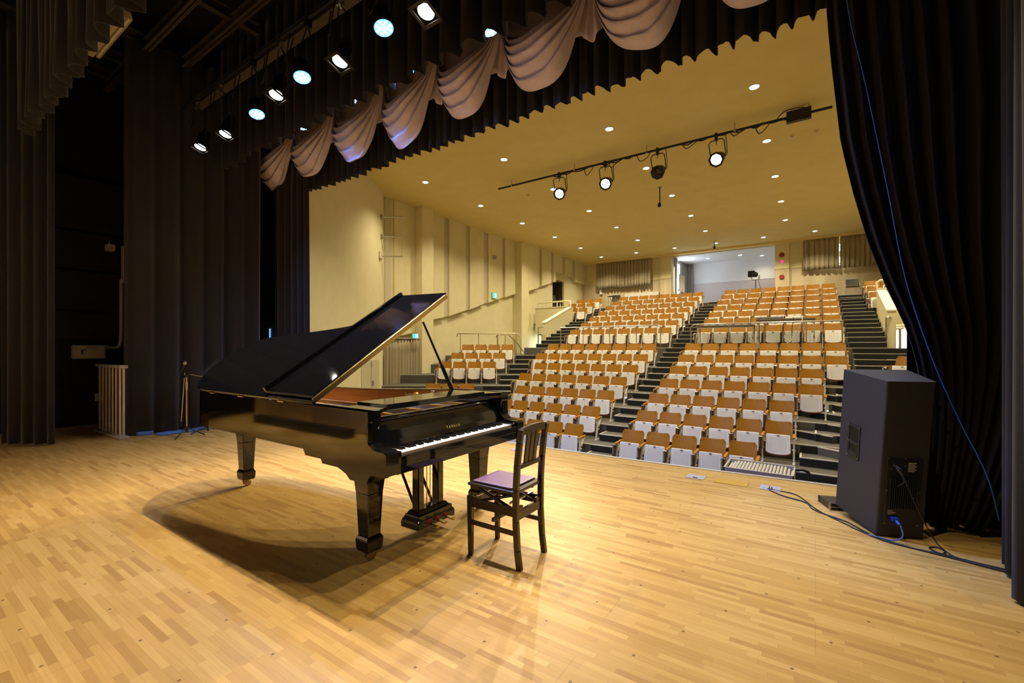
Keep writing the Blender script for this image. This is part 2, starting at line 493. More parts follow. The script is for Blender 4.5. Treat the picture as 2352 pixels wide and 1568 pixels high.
# acoustic panels with stepped lower edges
def panel(mb, f, x0, x1, ya, yb, za, zb, zt=6.47, mi=0):
    b = [f((x0, ya, za)), f((x1, ya, za)), f((x1, yb, zb)), f((x0, yb, zb))]
    t = [f((x0, ya, zt)), f((x1, ya, zt)), f((x1, yb, zt)), f((x0, yb, zt))]
    mb.hexa(b, t, mi)
secs = [(10.40, 11.36, 1.75, 1.95), (11.97, 12.89, 2.40, 2.58), (13.19, 14.18, 2.64, 2.93), (14.47, 15.40, 2.99, 3.30), (15.76, 16.77, 3.39, 3.69), (17.03, 17.88, 3.74, 3.98)]
secs2 = [(18.56, 19.53, 4.18, 4.44), (19.82, 20.77, 4.56, 4.81), (21.06, 21.3, 4.9, 4.95), (21.3, 22.07, 5.5, 5.5), (22.4, 23.30, 5.5, 5.5), (23.65, 25.1, 5.25, 5.25)]
for f, nm in ((Vector, 'trim_4'), (mir, 'trim_5')):
    mb = MB()
    for ya, yb, za, zb in secs:
        panel(mb, f, -12.1, -11.95, ya, yb, za, zb)
    for ya, yb, za, zb in secs2:
        panel(mb, f, -11.8, -11.6, ya, yb, za, zb)
    for L_, xa, xb in ((secs, -12.1, -12.03), (secs2, -11.8, -11.70)):
        for (a, b) in zip(L_[:-1], L_[1:]):
            if b[0] - a[1] < 0.5 and b[0] > a[1]:
                panel(mb, f, xa, xb, a[1] + 0.001, b[0] - 0.001, a[3], b[2], mi=1)
    panel(mb, f, -12.1, -12.0, 9.76, 10.399, 1.6, 1.7, mi=0)
    panel(mb, f, -12.0, -11.97, 10.02, 10.28, 1.6, 1.7, mi=1)
    struct(nm, mb, [m_cream, m_groove])
# plinth course on the splayed walls
n_ = Vector((0.8375, 0.5466, 0))
for f, nm in ((Vector, 'baseboard_left'), (mir, 'baseboard_right')):
    a, b = Vector((-9.25, 6.0, 0)), Vector((-11.55, 9.52, 0))
    o = n_ * 0.012
    mb = MB()
    q = [f(a), f(b), f(b + o), f(a + o)]
    mb.hexa([(p[0], p[1], -1.0) for p in q], [(p[0], p[1], 1.62) for p in q])
    struct(nm, mb, m_cream)
# back wall with dado, cornice, pillars and alcove
for x0, x1, nm in ((-11.8, -6.47, 'wall_back'), (-1.6, 3.92, 'wall_back')):
    struct(nm, MB().box(x0, x1, 25.1, 25.3, 2.8, 6.47), m_cream)
    struct('trim_6', MB().box(x0, x1, 25.075, 25.1, 3.51, 5.17), DADO)
    struct('trim_7', MB().box(x0, x1, 25.05, 25.1, 5.17, 5.23), m_cream)
for x0, x1 in ((-7.05, -6.471), (-1.599, -1.02)):
    struct('pillar', MB().box(x0, x1, 24.93, 25.1, 2.8, 6.40).box(x0 - 0.02, x1, 24.90, 25.05, 5.17, 5.23).box(x0 - .001, x1 + .001, 24.92, 25.0, 3.51, 5.17, 1), [m_cream, DADO])
struct('trim_8', MB().box(-11.8, 3.92, 24.72, 25.1, 6.38, 6.47), m_ceil)
struct('wall_alcove', MB().box(-6.67, -6.47, 25.3, 28.2, 2.8, 6.5).box(-1.6, -1.4, 25.3, 28.2, 2.8, 6.5).box(-6.47, -1.6, 28.0, 28.2, 2.8, 6.5), m_white)
struct('ceiling_alcove', MB().box(-6.47, -1.6, 25.1, 28.0, 6.33, 6.47), m_white)
struct('trim_9', MB().box(-6.47, -1.6, 27.97, 28.0, 3.51, 5.15), M('pale_dado', (0.60, 0.54, 0.55), 0.6, var=0.03))
struct('trim_10', MB().box(-6.47, -1.6, 27.95, 28.0, 5.15, 5.2), m_white)
# windows: bright panes behind the curtains
def window(nm, x0, x1, z0, z1, y=25.06):
    r = MB(((x0 + x1) / 2, y, z0))
    r.box(x0 - 0.05, x1 + 0.05, y - 0.02, y + 0.04, z0 - 0.05, z0).box(x0 - 0.05, x1 + 0.05, y - 0.02, y + 0.04, z1, z1 + 0.05)
    r.box(x0 - 0.05, x0, y - 0.02, y + 0.04, z0, z1).box(x1, x1 + 0.05, y - 0.02, y + 0.04, z0, z1)
    w = struct(nm, r, m_ivorymetal)
    MB(r.org).box(x0, x1, y, y + 0.01, z0, z1).build('pane', e_day, w)
window('window_1', 0.2, 1.4, 5.77, 6.08)
window('window_3', 0.2, 1.4, 5.14, 5.50)
w2 = struct('window_2', MB((-6.46, 26.4, 4.0)).box(-6.47, -6.43, 25.62, 25.68, 4.0, 6.15).box(-6.47, -6.43, 27.3, 27.36, 4.0, 6.15).box(-6.47, -6.43, 25.62, 27.36, 3.95, 4.0).box(-6.47, -6.43, 25.62, 27.36, 6.15, 6.2), m_ivorymetal)
MB((-6.46, 26.4, 4.0)).box(-6.47, -6.455, 25.68, 27.3, 4.0, 6.15).build('pane', e_day, w2)
ad = bpy.data.lights.new('window_daylight', 'AREA'); ad.shape = 'RECTANGLE'; ad.size = 1.6; ad.size_y = 2.1; ad.energy = 70; ad.color = (0.72, 0.82, 1.0)
ao = bpy.data.objects.new('window_daylight', ad); C.objects.link(ao); ao.parent = w2; ao.location = (0.05, 0, 1.05); ao.rotation_euler = (0, -PI / 2, 0)

# ------------------------------------------------------------------ seating tiers and stairs
YB = [8.97, 9.89, 10.77, 11.69, 12.62, 13.52, 14.36, 16.17, 17.16, 18.02, 18.97, 19.81, 20.70, 21.62]
ZT = [-.287, .001, .308, .605, .903, 1.198, 1.522, 2.111, 2.424, 2.723, 3.024, 3.32, 3.625, 3.925]
SH = 0.72
ZF = [z - SH for z in ZT]
ED = [y - 0.83 for y in YB] + [22.3]
ED[0] = 8.0; ED[7] = 15.0
XL = [-7.3, -7.3, -7.3, -7.75, -7.75, -8.22, -8.22] + [-9.6] * 7
XR = [0.0 - 0.63, -0.2, -0.2, 0.28, 0.28, 0.78, 0.78] + [1.65] * 7
mb = MB()
for k in range(14):
    z = ZF[k] if k else -1.005
    mb.box(XL[k], XR[k] if k > 6 else 1.5, ED[k], ED[k + 1] + 0.02, z - 0.55, z, 1 if False else 0)
    mb.box(XL[k], XR[k] if k > 6 else 1.5, ED[k] - 0.004, ED[k], z - 0.55, z - 0.015, 1)
    mb.box(XL[k], XR[k] if k > 6 else 1.5, ED[k] - 0.008, ED[k] + 0.022, z - 0.015, z + 0.003, 2)
mb.box(-11.8, 3.9, 22.3, 28.0, 2.9, 3.51).box(-9.6, 1.65, 22.292, 22.33, 3.48, 3.513, 2)
struct('floor_tiers', mb, [m_tread, m_tierface, m_nose])
def step(mb, x0, x1, y0, y1, z, h=0.16):
    mb.box(x0, x1, y0, y1, z - h, z - 0.002, 0)
    mb.box(x0 + 0.01, x1 - 0.01, y0 - 0.006, y0, z - h, z - 0.012, 1)
    mb.box(x0, x1, y0 - 0.012, y0 + 0.022, z - 0.014, z + 0.003, 2)
    mb.box(x0 - 0.002, x0 + 0.03, y0 + 0.03, y1, z - 0.002, z + 0.003, 2)
def flight(nm, x0, x1, rows, last=True):
    mb = MB()
    for k in rows:
        a, b = ZF[k], (ZF[k + 1] if k < 13 else 3.51)
        xa = x0[k] if isinstance(x0, list) else x0
        xb = x1[k] if isinstance(x1, list) else x1
        if k == 6:
            for j in range(3):
                step(mb, xa, xb, 15.0 - 0.35 * (3 - j), 15.0, a + (b - a) * (j + 1) / 4)
            # black riser under the crosswalk edge
            mb.box(xa, xb, 14.99, 14.996, a, b - 0.015, 1)
        else:
            step(mb, xa, xb, ED[k + 1] - 0.43, ED[k + 1], (a + b) / 2)
            mb.box(xa, xb, ED[k + 1] - 0.012, ED[k + 1] - 0.006, a, b - 0.015, 1)
    struct(nm, mb, [m_tread, m_riser, m_nose])
flight('stairs', -4.06, -3.40, range(0, 14))
flight('stairs', [-0.62, -0.23, 0.0, 0.31, 0.4, 0.83, 0.83] + [0.80] * 7, [2.3] * 7 + [1.64] * 7, range(0, 14))
flight('stairs', [-9.59] * 11 + [-8.98] * 3, -8.28, range(7, 14))
# angled side wings (and their mirror image on the other side)
WD = [12.67, 14.37, 15.28, 16.30, 17.40]
WZ = [-0.425, 0.17, 0.465, 0.79, 1.10]
def wingset(f, nm):
    mb = MB()
    def wbox(r0, r1, d0, d1, z0, z1, mi=0):
        q = [f(wing(r0, d0)), f(wing(r1, d0)), f(wing(r1, d1)), f(wing(r0, d1))]
        mb.hexa([(p[0], p[1], z0) for p in q], [(p[0], p[1], z1) for p in q], mi)
    rm = [1.1, 0.9, 0.85, 0.95]
    for k in range(4):
        wbox(-4.6, rm[k], WD[k], WD[k + 1] + 0.02, WZ[k] - 0.62, WZ[k])
        wbox(-4.6, rm[k], WD[k] - 0.005, WD[k], WZ[k] - 0.6, WZ[k] - 0.015, 1)
        wbox(-4.6, rm[k], WD[k] - 0.009, WD[k] + 0.03, WZ[k] - 0.015, WZ[k] + 0.003, 2)
    ra = [-0.95, -0.40, -0.10, 0.14]
    for k in range(4):
        z0, z1 = WZ[k], WZ[k + 1]
        ns = 4 if k == 0 else 2
        for j in range(1, ns):
            z = z0 + (z1 - z0) * j / ns
            d0 = WD[k + 1] - 0.42 * (ns - j)
            wbox(ra[k], rm[k], d0, WD[k + 1], z - 0.16, z - 0.002)
            wbox(ra[k] + .01, rm[k], d0 - 0.006, d0, z - 0.16, z - 0.012, 3)
            wbox(ra[k], rm[k], d0 - 0.012, d0 + 0.022, z - 0.014, z + 0.003, 2)
        wbox(ra[k] + .02, rm[k], WD[k + 1] - 0.012, WD[k + 1] - 0.006, z0, z1 - 0.015, 3)
    P = [wing(-2.6, 17.4), wing(0.95, 17.4), Vector((-8.25, 15.0, 0)), Vector((-8.25, 15.3, 0)), Vector((-9.6, 15.4, 0)), Vector((-9.6, 20.9, 0)), Vector((-12.1, 20.9, 0)), Vector((-12.1, 13.6, 0))]
    mm = MB().prism([tuple(f(p)[:2]) for p in P], 0.5, 1.1)
    mb.add(mm.v, mm.f)
    wbox(-2.6, 0.95, 17.39, 17.43, 1.07, 1.103, 2)
    wbox(-2.6, 0.95, 17.393, 17.398, 0.5, 1.07, 1)
    # steps from the landing to the crosswalk level
    for j, z in enumerate((1.245,)):
        q = [f((-9.6, 15.0, 0)), f((-8.22, 15.0, 0)), f((-8.22, 15.42, 0)), f((-9.6, 15.42, 0))]
        mb.hexa([(p[0], p[1], 1.0) for p in q], [(p[0], p[1], z) for p in q], 0)
    struct(nm, mb, [m_tread, m_tierface, m_nose, m_riser])
wingset(Vector, 'floor_wing_left')
wingset(mir, 'floor_wing_right')
# parapets of the side exits: sloping wall with coping, cross wall and tunnel
def parapet(f, nm):
    mb = MB()
    def hx(x0, x1, ya, yb, z0a, z0b, za, zb, mi=0):
        b = [f((x0, ya, z0a)), f((x1, ya, z0a)), f((x1, yb, z0b)), f((x0, yb, z0b))]
        t = [f((x0, ya, za)), f((x1, ya, za)), f((x1, yb, zb)), f((x0, yb, zb))]
        mb.hexa(b, t, mi)
    hx(-9.80, -9.60, 16.72, 19.32, 0.9, 0.9, 2.44, 3.34)
    hx(-9.80, -9.60, 19.32, 22.3, 0.9, 0.9, 2.55, 2.55)
    hx(-9.82, -9.58, 16.70, 19.32, 2.44, 3.34, 2.485, 3.385, 1)
    hx(-11.6, -9.80, 19.16, 19.32, 2.17, 2.17, 3.34, 3.34)
    hx(-11.6, -9.58, 19.14, 19.34, 3.34, 3.34, 3.38, 3.38, 1)
    hx(-11.6, -9.6, 19.32, 22.3, 2.17, 2.17, 2.565, 2.565)
    hx(-11.6, -9.8, 20.7, 20.9, 1.1, 1.1, 2.2, 2.2)
    struct(nm, mb, [m_cream, M('coping_paint', (0.74, 0.68, 0.50), 0.6, var=0.03)])
    mb = MB()
    for k in range(11, 14):      # upper side blocks
        x0, x1 = f((-11.8, 0, 0)).x, f((-9.6, 0, 0)).x
        z = ZF[k]
        mb.box(min(x0, x1), max(x0, x1), max(19.33, ED[k]), ED[k + 1] + .02, max(2.57, z - 0.6), z - 0.004)
    struct('floor_upper_wing', mb, m_tread)
parapet(Vector, 'wall_parapet_left')
parapet(mir, 'wall_parapet_right')
for f, p in ((Vector, 1.0), (mir, 1.0)):  # unseen lamps added in the exits in place of daylight
    d = bpy.data.lights.new('corridor_fill', 'AREA'); d.size = 0.5; d.energy = 70; d.color = (0.75, 0.85, 1.0)
    t = thing('corridor_fill', ('added cool lamp, standing in for daylight, in the side exit on the piano side' if f is Vector else 'added cool lamp, standing in for daylight, in the side exit on the loudspeaker side'), 'lamp', f((-10.7, 19.0, 2.17)))
    t.location.z = 2.17
    t.location.y = 20.2
    MB().box(-0.2, 0.2, -0.2, 0.2, -0.05, 0.0).build('housing', m_white, t, bevel=0.01)
    MB().box(-0.17, 0.17, -0.17, 0.17, -0.056, -0.05).build('diffuser', e_step, t)
    o = bpy.data.objects.new('corridor_fill_light', d); C.objects.link(o); o.parent = t; o.location = (0, 0, -0.07)
# unlit room behind the doorway at the back of the piano-side wall
struct('wall_lobby', MB().box(-13.1, -13.0, 21.3, 22.6, 3.51, 5.12).box(-13.1, -11.9, 21.29, 21.31, 3.51, 5.12).box(-13.1, -11.9, 22.59, 22.61, 3.51, 5.12).box(-13.1, -11.8, 21.3, 22.6, 3.4, 3.51), m_darkroom)
# ------------------------------------------------------------------ auditorium seats
def make_seat():
    t = thing('auditorium_seat', 'x', 'seat')
    # curved plywood back with rounded upper corners and a dipped top edge
    def back(off):
        def f(u, v):
            s = 2 * u - 1
            z = 0.40 + 0.325 * v
            hw = 0.225
            e = max(0.0, (v - 0.86) / 0.14)
            hw -= 0.035 * (1 - math.sqrt(max(0, 1 - e * e)))
            z -= 0.014 * v * (1 - s * s)
            yy = -0.115 + 0.115 * v ** 1.1 + 0.030 * (1 - s * s) - 0.03 + off
            return Vector((s * hw, yy, z))
        return f
    mb = MB()
    mb.grid(back(0.0), 10, 6)
    mb.grid(back(0.013), 10, 6, flip=True)
    nu = 11
    top = [back(0.0)(i / 10, 1) for i in range(11)] + [back(0.013)(i / 10, 1) for i in range(11)]
    mb.add(top, [(i, i + 1, 12 + i, 11 + i) for i in range(10)])
    for u in (0, 1):
        q = [back(0.0)(u, j / 6) for j in range(7)] + [back(0.013)(u, j / 6) for j in range(7)]
        mb.add(q, [(j, 7 + j, 8 + j, j + 1) if u else (j, j + 1, 8 + j, 7 + j) for j in range(6)])
    mb.build('backrest', m_oak, t)
    # seat tipped up: red-brown shell, white punched cover on its underside
    def plate(y0, marg, th, zb, zt):
        pts = []
        w0, w1 = 0.193 - marg, 0.200 - marg
        nb = 10
        for i in range(nb + 1):
            s = 2 * i / nb - 1
            e = max(0, (abs(s) - 0.85) / 0.15)
            pts.append((s * w1, zb + 0.030 * s * s + 0.018 * e * e))
        pts += [(w0, zt - 0.012), (w0 - 0.012, zt), (-w0 + 0.012, zt), (-w0, zt - 0.012)]
        n = len(pts)
        ly = lambda z, o: -0.345 + 0.33 * (z - 0.14) * 0.55 + o
        vs = [(x, ly(z, y0), z) for x, z in pts] + [(x, ly(z, y0 + th), z) for x, z in pts]
        return vs, [tuple(range(n)), tuple(range(2 * n - 1, n - 1, -1))] + [(i, n + i, n + (i + 1) % n, (i + 1) % n) for i in range(n)]
    mb = MB(); mb.add(*plate(0.012, -0.006, 0.022, 0.125, 0.47))
    st = mb.build('seat', m_redply, t)
    mb = MB(); mb.add(*plate(0.0, 0.0, 0.012, 0.145, 0.505))
    mb.build('underside', F_DOTS, st, bevel=0.004, seg=1)
    MB().box(-0.022, 0.022, -0.2945, -0.270, 0.484, 0.493).build('latch_slot', m_blackplastic, st)
    # shared standard on the left of each seat
    add_standard(t, -0.25)
    add_tablet(t, -0.25)
    return t
def add_standard(t, x):
    mb = MB()
    mb.hexa([(x - .012, -.375, 0), (x + .012, -.375, 0), (x + .012, -.325, 0), (x - .012, -.325, 0)],
            [(x - .014, -.285, .47), (x + .014, -.285, .47), (x + .014, -.225, .47), (x - .014, -.225, .47)])
    mb.hexa([(x - .010, -.25, .30), (x + .010, -.25, .30), (x + .010, -.20, .28), (x - .010, -.20, .28)],
            [(x - .010, -.06, .50), (x + .010, -.06, .50), (x + .010, -.02, .50), (x - .010, -.02, .50)])
    mb.box(x - .02, x + .02, -.42, -.22, 0, .012)
    mb.cyl((x - 0.03, -.26, .24), (x + .03, -.26, .24), .014, n=8)
    s = mb.build('standard', m_standard, t)
    ar = MB()
    ar.hexa([(x - .026, -.40, .470), (x + .026, -.40, .470), (x + .022, -.03, .485), (x - .022, -.03, .485)],
            [(x - .026, -.40, .492), (x + .026, -.40, .492), (x + .022, -.03, .507), (x - .022, -.03, .507)])
    ar.build('armrest', m_oak, t, bevel=0.006, seg=1)
def add_tablet(t, x):
    MB().box(x - .056, x - .016, -.42, -.19, .125, .455).build('writing_tablet', m_brownbox, t)
    mb = MB().cyl((x - .045, -.40, .455), (x + .01, -.40, .455), .017, n=8).box(x - .052, x - .030, -.4235, -.42, .27, .455)
    mb.build('tablet_hinge', m_chrome, t)
def add_step_light(t, x, sgn):
    b = MB().box(x + sgn * .016, x + sgn * .055, -.33, -.25, .20, .32).build('step_light', m_standard, t, bevel=.004, seg=1)
    MB().box(x + sgn * .02, x + sgn * .05, -.335, -.27, .185, .20).build('lens', e_step, b)
seat0 = make_seat()
seat0.location = (0, 0, -50)
used = [False]
def ordinal(i):
    return ORD[i]
def place_seat(xl, y, zf, label, group, rz=0.0, end=False, light=0):
    """xl, y: plan position of the left end of the back's top edge"""
    o = dup(seat0)
    c, s = math.cos(rz), math.sin(rz)
    o.location = (xl + 0.225 * c, y + 0.225 * s, zf)
    o.rotation_euler = (0, 0, rz)
    tag(o, label, 'seat', group)
    if end:
        for ch in end_proto:
            k = ch.copy(); C.objects.link(k); k.parent = o
    if light:
        add_step_light(o, 0.25 * light, light)
    return o
_t = thing('x', 'x', 'x'); add_standard(_t, 0.25); end_proto = list(_t.children)
for ch in end_proto: ch.parent = None
bpy.data.objects.remove(_t)
NC = [5, 6, 6, 7, 7] + [8] * 9
for k in range(14):
    row = ordinal(k + 1)
    g = f'tip-up seats in the {row} row from the stage'
    for i in range(NC[k]):
        place_seat(-3.29 + 0.5 * i, YB[k], ZF[k], f'tip-up seat, {ordinal(i + 1)} from the middle stairs, loudspeaker side, {row} row from the stage',
                   g, end=(i == NC[k] - 1), light=(1 if i == NC[k] - 1 and k in (3, 8) else 0))
    for i in range(NC[k]):
        place_seat(-4.62 - 0.5 * i, YB[k], ZF[k], f'tip-up seat, {ordinal(i + 1)} from the middle stairs, piano side, {row} row from the stage',
                   g, end=(i == 0), light=(1 if i == 0 and k in (3, 9) else 0))
FW = [(-2.595, 13.5, -.41, 3), (-2.494, 15.19, .20, 4), (-2.18, 16.1, .49, 4), (-1.906, 17.13, .79, 4)]
for k, (r, d, z, n) in enumerate(FW):
    for i in range(n):
        p = wing(r + 0.5 * i, d)
        place_seat(p.x, p.y, z, f'tip-up seat in the angled block by cream wall, row {["one", "two", "three", "four"][k]} up, {ordinal(n - i)} from its steps',
                   'tip-up seats in the angled side block', rz=YAW, end=(i == n - 1))
for k, xs_ in ((13, (-9.52, -9.99, -10.49)), (12, (-9.5, -10.0, -10.5)), (11, (-9.5, -10.0))):
    for i, x in enumerate(xs_):
        place_seat(x, YB[k], ZF[k], f'tip-up seat behind the piano-side parapet, {ordinal(14 - k)} row from the back, {ordinal(i + 1)} from the stairs',
                   'tip-up seats behind the piano-side parapet', end=(i == 0))
for k, xs_ in ((13, (1.55, 2.05, 2.55)), (12, (1.55, 2.05)), (11, (1.55, 2.05))):
    for i, x in enumerate(xs_):
        place_seat(x, YB[k], ZF[k], f'tip-up seat behind the loudspeaker-side parapet, {ordinal(14 - k)} row from the back, {ordinal(i + 1)} from the stairs',
                   'tip-up seats behind the loudspeaker-side parapet', end=True)
p = mir(wing(-0.18, 16.1))
place_seat(p.x + 0.23, p.y - 0.05, .49, 'wooden tip-up seat seen side-on just above the loudspeaker, by the drape', 'tip-up seats beyond the loudspeaker', rz=-YAW, end=True)
def rm(o):
    for c in list(o.children): rm(c)
    bpy.data.objects.remove(o)
rm(seat0)
for ch in end_proto: bpy.data.objects.remove(ch)

# ------------------------------------------------------------------ grand piano
PB_ = (-2.4, 2.48, 0.0)
piano = thing('grand_piano', 'black concert grand piano with its lid propped open, centre stage', 'piano', PB_)
def PM(): return MB(PB_)
outer = [(-2.235, 1.74), (-4.40, 1.74)]
outer += [tuple(v[:2]) for v in spline([(-4.40, 1.74, 0), (-4.64, 1.765, 0), (-4.85, 1.89, 0), (-4.98, 2.07, 0), (-5.02, 2.27, 0), (-4.97, 2.46, 0), (-4.85, 2.58, 0), (-4.66, 2.645, 0), (-4.3, 2.70, 0),
          (-3.84, 2.755, 0), (-3.52, 2.825, 0), (-3.27, 2.945, 0), (-3.0, 3.13, 0), (-2.80, 3.205, 0), (-2.55, 3.222, 0)], 4)[1:]]
outer += [(-2.235, 3.222)]
def offset(poly, d):
    out = []
    n = len(poly)
    for i in range(n):
        p0, p1, p2 = Vector(poly[i - 1]), Vector(poly[i]), Vector(poly[(i + 1) % n])
        a, b = (p1 - p0).normalized(), (p2 - p1).normalized()
        na, nb = Vector((-a.y, a.x)), Vector((-b.y, b.x))
        m = (na + nb)
        m = m / max(0.5, m.length_squared / 2) if m.length > 1e-6 else na
        out.append(tuple(p1 + m * d))
    return out
# outer runs clockwise seen from above (towards -x on the near side): inward normal is to the right
inner = offset(outer, -0.075)
body = outer[1:-1]
def rimwall(mb, A, B, z0, z1, i0, i1, mi=0):
    for i in range(i0, i1):
        a, b, c, d = A[i], A[i + 1], B[i + 1], B[i]
        mb.hexa([(a[0], a[1], z0), (b[0], b[1], z0), (c[0], c[1], z0), (d[0], d[1], z0)],
                [(a[0], a[1], z1), (b[0], b[1], z1), (c[0], c[1], z1), (d[0], d[1], z1)], mi)
mb = PM()
nO = len(outer)
inner[0] = (-2.235, 1.74 + .075); inner[-1] = (-2.235, 3.222 - .075)
rimwall(mb, outer, inner, 0.70, 1.008, 0, nO - 1)
# cheeks and arms: side profile extruded
prof = [(-2.235, 1.008), (-2.232, .947), (-2.250, .890), (-2.246, .845), (-2.230, .810), (-2.190, .785), (-2.140, .779), (-2.090, .778), (-2.070, .764), (-2.068, .70), (-2.068, .640), (-2.10, .632), (-2.70, .632), (-2.72, .66), (-2.90, .66), (-2.925, .70), (-2.96, .71), (-2.96, 1.008)]
for y0, y1 in ((1.7385, 1.835), (3.127, 3.2235)):
    n = len(prof)
    vs = [(x, y0, z) for x, z in prof] + [(x, y1, z) for x, z in prof]
    mb.add(vs, [tuple(range(n)), tuple(range(2 * n - 1, n - 1, -1))] + [(i, n + i, n + (i + 1) % n, (i + 1) % n) for i in range(n)])
mb.prism([(x, y) for x, y in inner], 0.70, 0.73)
case = mb.build('case', m_pianoblack, piano)
mb = PM()
inn2 = offset(outer, -0.0765)
inn2[0] = (-2.30, 1.74 + .0765); inn2[-1] = (-2.30, 3.222 - .0765)
for i in range(nO - 1):
    a, b = inn2[i], inn2[i + 1]
    mb.add([(a[0], a[1], .86), (b[0], b[1], .86), (b[0], b[1], 1.0), (a[0], a[1], 1.0)], [(0, 1, 2, 3)], 0)
mb.build('inner_rim', m_pianowood, case, solid=0.003)
# key bed
mb = PM().box(-2.60, -2.075, 1.83, 3.13, .632, .70)
mb.box(-2.099, -2.072, 1.835, 3.127, .690, .738)
mb.box(-2.30, -2.105, 1.835, 3.127, .70, .715)
mb.build('key_bed', m_pianoblack, piano, bevel=.003)
for y0, y1 in ((1.836, 1.874), (3.088, 3.126)):
    PM().box(-2.245, -2.085, y0, y1, .70, .768).build('key_block', m_pianoblack, piano, bevel=.006)
# fallboard
def fb(off):
    pts = [(-2.248, .768), (-2.262, .80), (-2.285, .86), (-2.305, .90), (-2.325, .925), (-2.35, .938), (-2.38, .94)]
    return [(x - off, z) for x, z in pts]
mb = PM()
A_ = fb(0); B_ = fb(.018)
for i in range(len(A_) - 1):
    mb.hexa([(B_[i][0], 1.84, B_[i][1]), (A_[i][0], 1.84, A_[i][1]), (A_[i + 1][0], 1.84, A_[i + 1][1]), (B_[i + 1][0], 1.84, B_[i + 1][1])],
            [(B_[i][0], 3.122, B_[i][1]), (A_[i][0], 3.122, A_[i][1]), (A_[i + 1][0], 3.122, A_[i + 1][1]), (B_[i + 1][0], 3.122, B_[i + 1][1])])
mb.cyl((-2.325, 1.84, .932), (-2.325, 3.122, .932), .010, n=10)
fall = mb.build('fallboard', m_pianoblack, piano)
# gilt maker's letters on the fallboard
STROKES = {'Y': [[(0, 1), (.5, .45)], [(1, 1), (.5, .45)], [(.5, .45), (.5, 0)]], 'A': [[(0, 0), (.5, 1)], [(1, 0), (.5, 1)], [(.2, .35), (.8, .35)]],
           'M': [[(0, 0), (0, 1)], [(0, 1), (.5, .3)], [(.5, .3), (1, 1)], [(1, 1), (1, 0)]], 'H': [[(0, 0), (0, 1)], [(1, 0), (1, 1)], [(0, .5), (1, .5)]]}
mb = PM()
x_at = lambda z: -2.248 + (z - .768) / (.86 - .768) * (-2.285 + 2.248)
for li, ch in enumerate('YAMAHA'):
    y0 = 2.468 + li * 0.0262
    for (a, b) in STROKES[ch]:
        za, zb = .796 + a[1] * .021, .796 + b[1] * .021
        mb.cyl((x_at(za) + .0005, y0 + a[0] * .014, za), (x_at(zb) + .0005, y0 + b[0] * .014, zb), .0017, n=6)
mb.build('lettering', m_gilt, fall)
# keyboard: 52 white and 36 black keys
kw = 1.212 / 52
wk = MB().box(-2.250, -2.103, -kw / 2 + .0006, kw / 2 - .0006, .735, .753).box(-2.1035, -2.1028, -kw / 2 + .0006, kw / 2 - .0006, .722, .752, 1)
w0 = wk.build('white_key', [m_ivory, m_keyfront], piano)
bk = MB()
bk.hexa([(-2.250, -.006, .75), (-2.250, .006, .75), (-2.158, .006, .75), (-2.158, -.006, .75)][::-1], [(-2.250, -.0045, .764), (-2.250, .0045, .764), (-2.166, .0045, .764), (-2.166, -.0045, .764)][::-1])
b0 = bk.build('black_key', m_ebony, piano, bevel=.001, seg=1)
pat = 'ABCDEFG'
for i in range(52):
    y = 1.875 + kw * (i + .5)
    o = w0 if i == 0 else w0.copy()
    if i: C.objects.link(o)
    o.location = (2.4, y - 2.48, 0)
nb = 0
for i in range(51):
    nm = pat[i % 7]
    if nm in 'BE': continue
    o = b0 if nb == 0 else b0.copy()
    if nb: C.objects.link(o)
    o.location = (2.4, 1.875 + kw * (i + 1) - 2.48, 0); nb += 1
# plate, soundboard, strings, action
pl = offset(outer, -0.10)
mb = PM().prism([q for q in pl if q[0] < -2.42][::1], .845, .855)
mb.build('soundboard', m_sound, piano)
mb = PM()
for (xa, ya), (xb, yb) in (((-2.50, 1.95), (-4.55, 2.0)), ((-2.50, 2.25), (-4.75, 2.35)), ((-2.5, 2.55), (-4.4, 2.5)), ((-2.5, 2.85), (-3.4, 2.75)), ((-2.5, 3.08), (-3.0, 3.0))):
    mb.hexa([(xa, ya - .02, .872), (xa, ya + .02, .872), (xb, yb + .02, .872), (xb, yb - .02, .872)][::-1], [(xa, ya - .014, .905), (xa, ya + .014, .905), (xb, yb + .014, .905), (xb, yb - .014, .905)][::-1])
mb.box(-2.62, -2.40, 1.84, 3.12, .868, .90)
mb.box(-2.40, -2.375, 1.84, 3.12, .845, .895)
mb.build('iron_plate', m_plate, piano)
mb = PM()
for i in range(60):
    t = i / 59
    y = 1.90 + t * 1.18
    L_ = 1.95 - 1.45 * t ** .7
    mb.cyl((-2.60, y, .888), (-2.60 - L_, y + .05 * (1 - t), .884), .0016, n=4, caps=False)
mb.build('strings', m_steel, piano)
mb = PM()
for i in range(9):
    y = 1.95 + i * .14
    mb.box(-2.44, -2.41, y, y + .05, .895, .93)
mb.build('dampers', m_brass, piano)
# music-desk shelf across the case
mb = PM().box(-2.64, -2.325, 1.965, 3.00, 1.002, 1.022)
mb.box(-2.345, -2.318, 1.965, 3.00, .985, 1.026)
mb.build('desk_shelf', m_pianoblack, piano, bevel=.004)
for y0, y1, sgn in ((1.80, 1.985, 1), (2.985, 3.165, -1)):
    mb = PM()
    if sgn > 0:
        P_ = [(-2.238, y0), (-2.325, y1), (-2.575, y1), (-2.575, y0 + .02), (-2.66, y0)]
    else:
        P_ = [(-2.66, y1), (-2.575, y1 - .02), (-2.575, y0), (-2.325, y0), (-2.238, y1)]
    mb.prism(P_[::-1], .985, 1.0095)
    mb.build('shelf_rest', m_pianoblack, piano, bevel=.002)
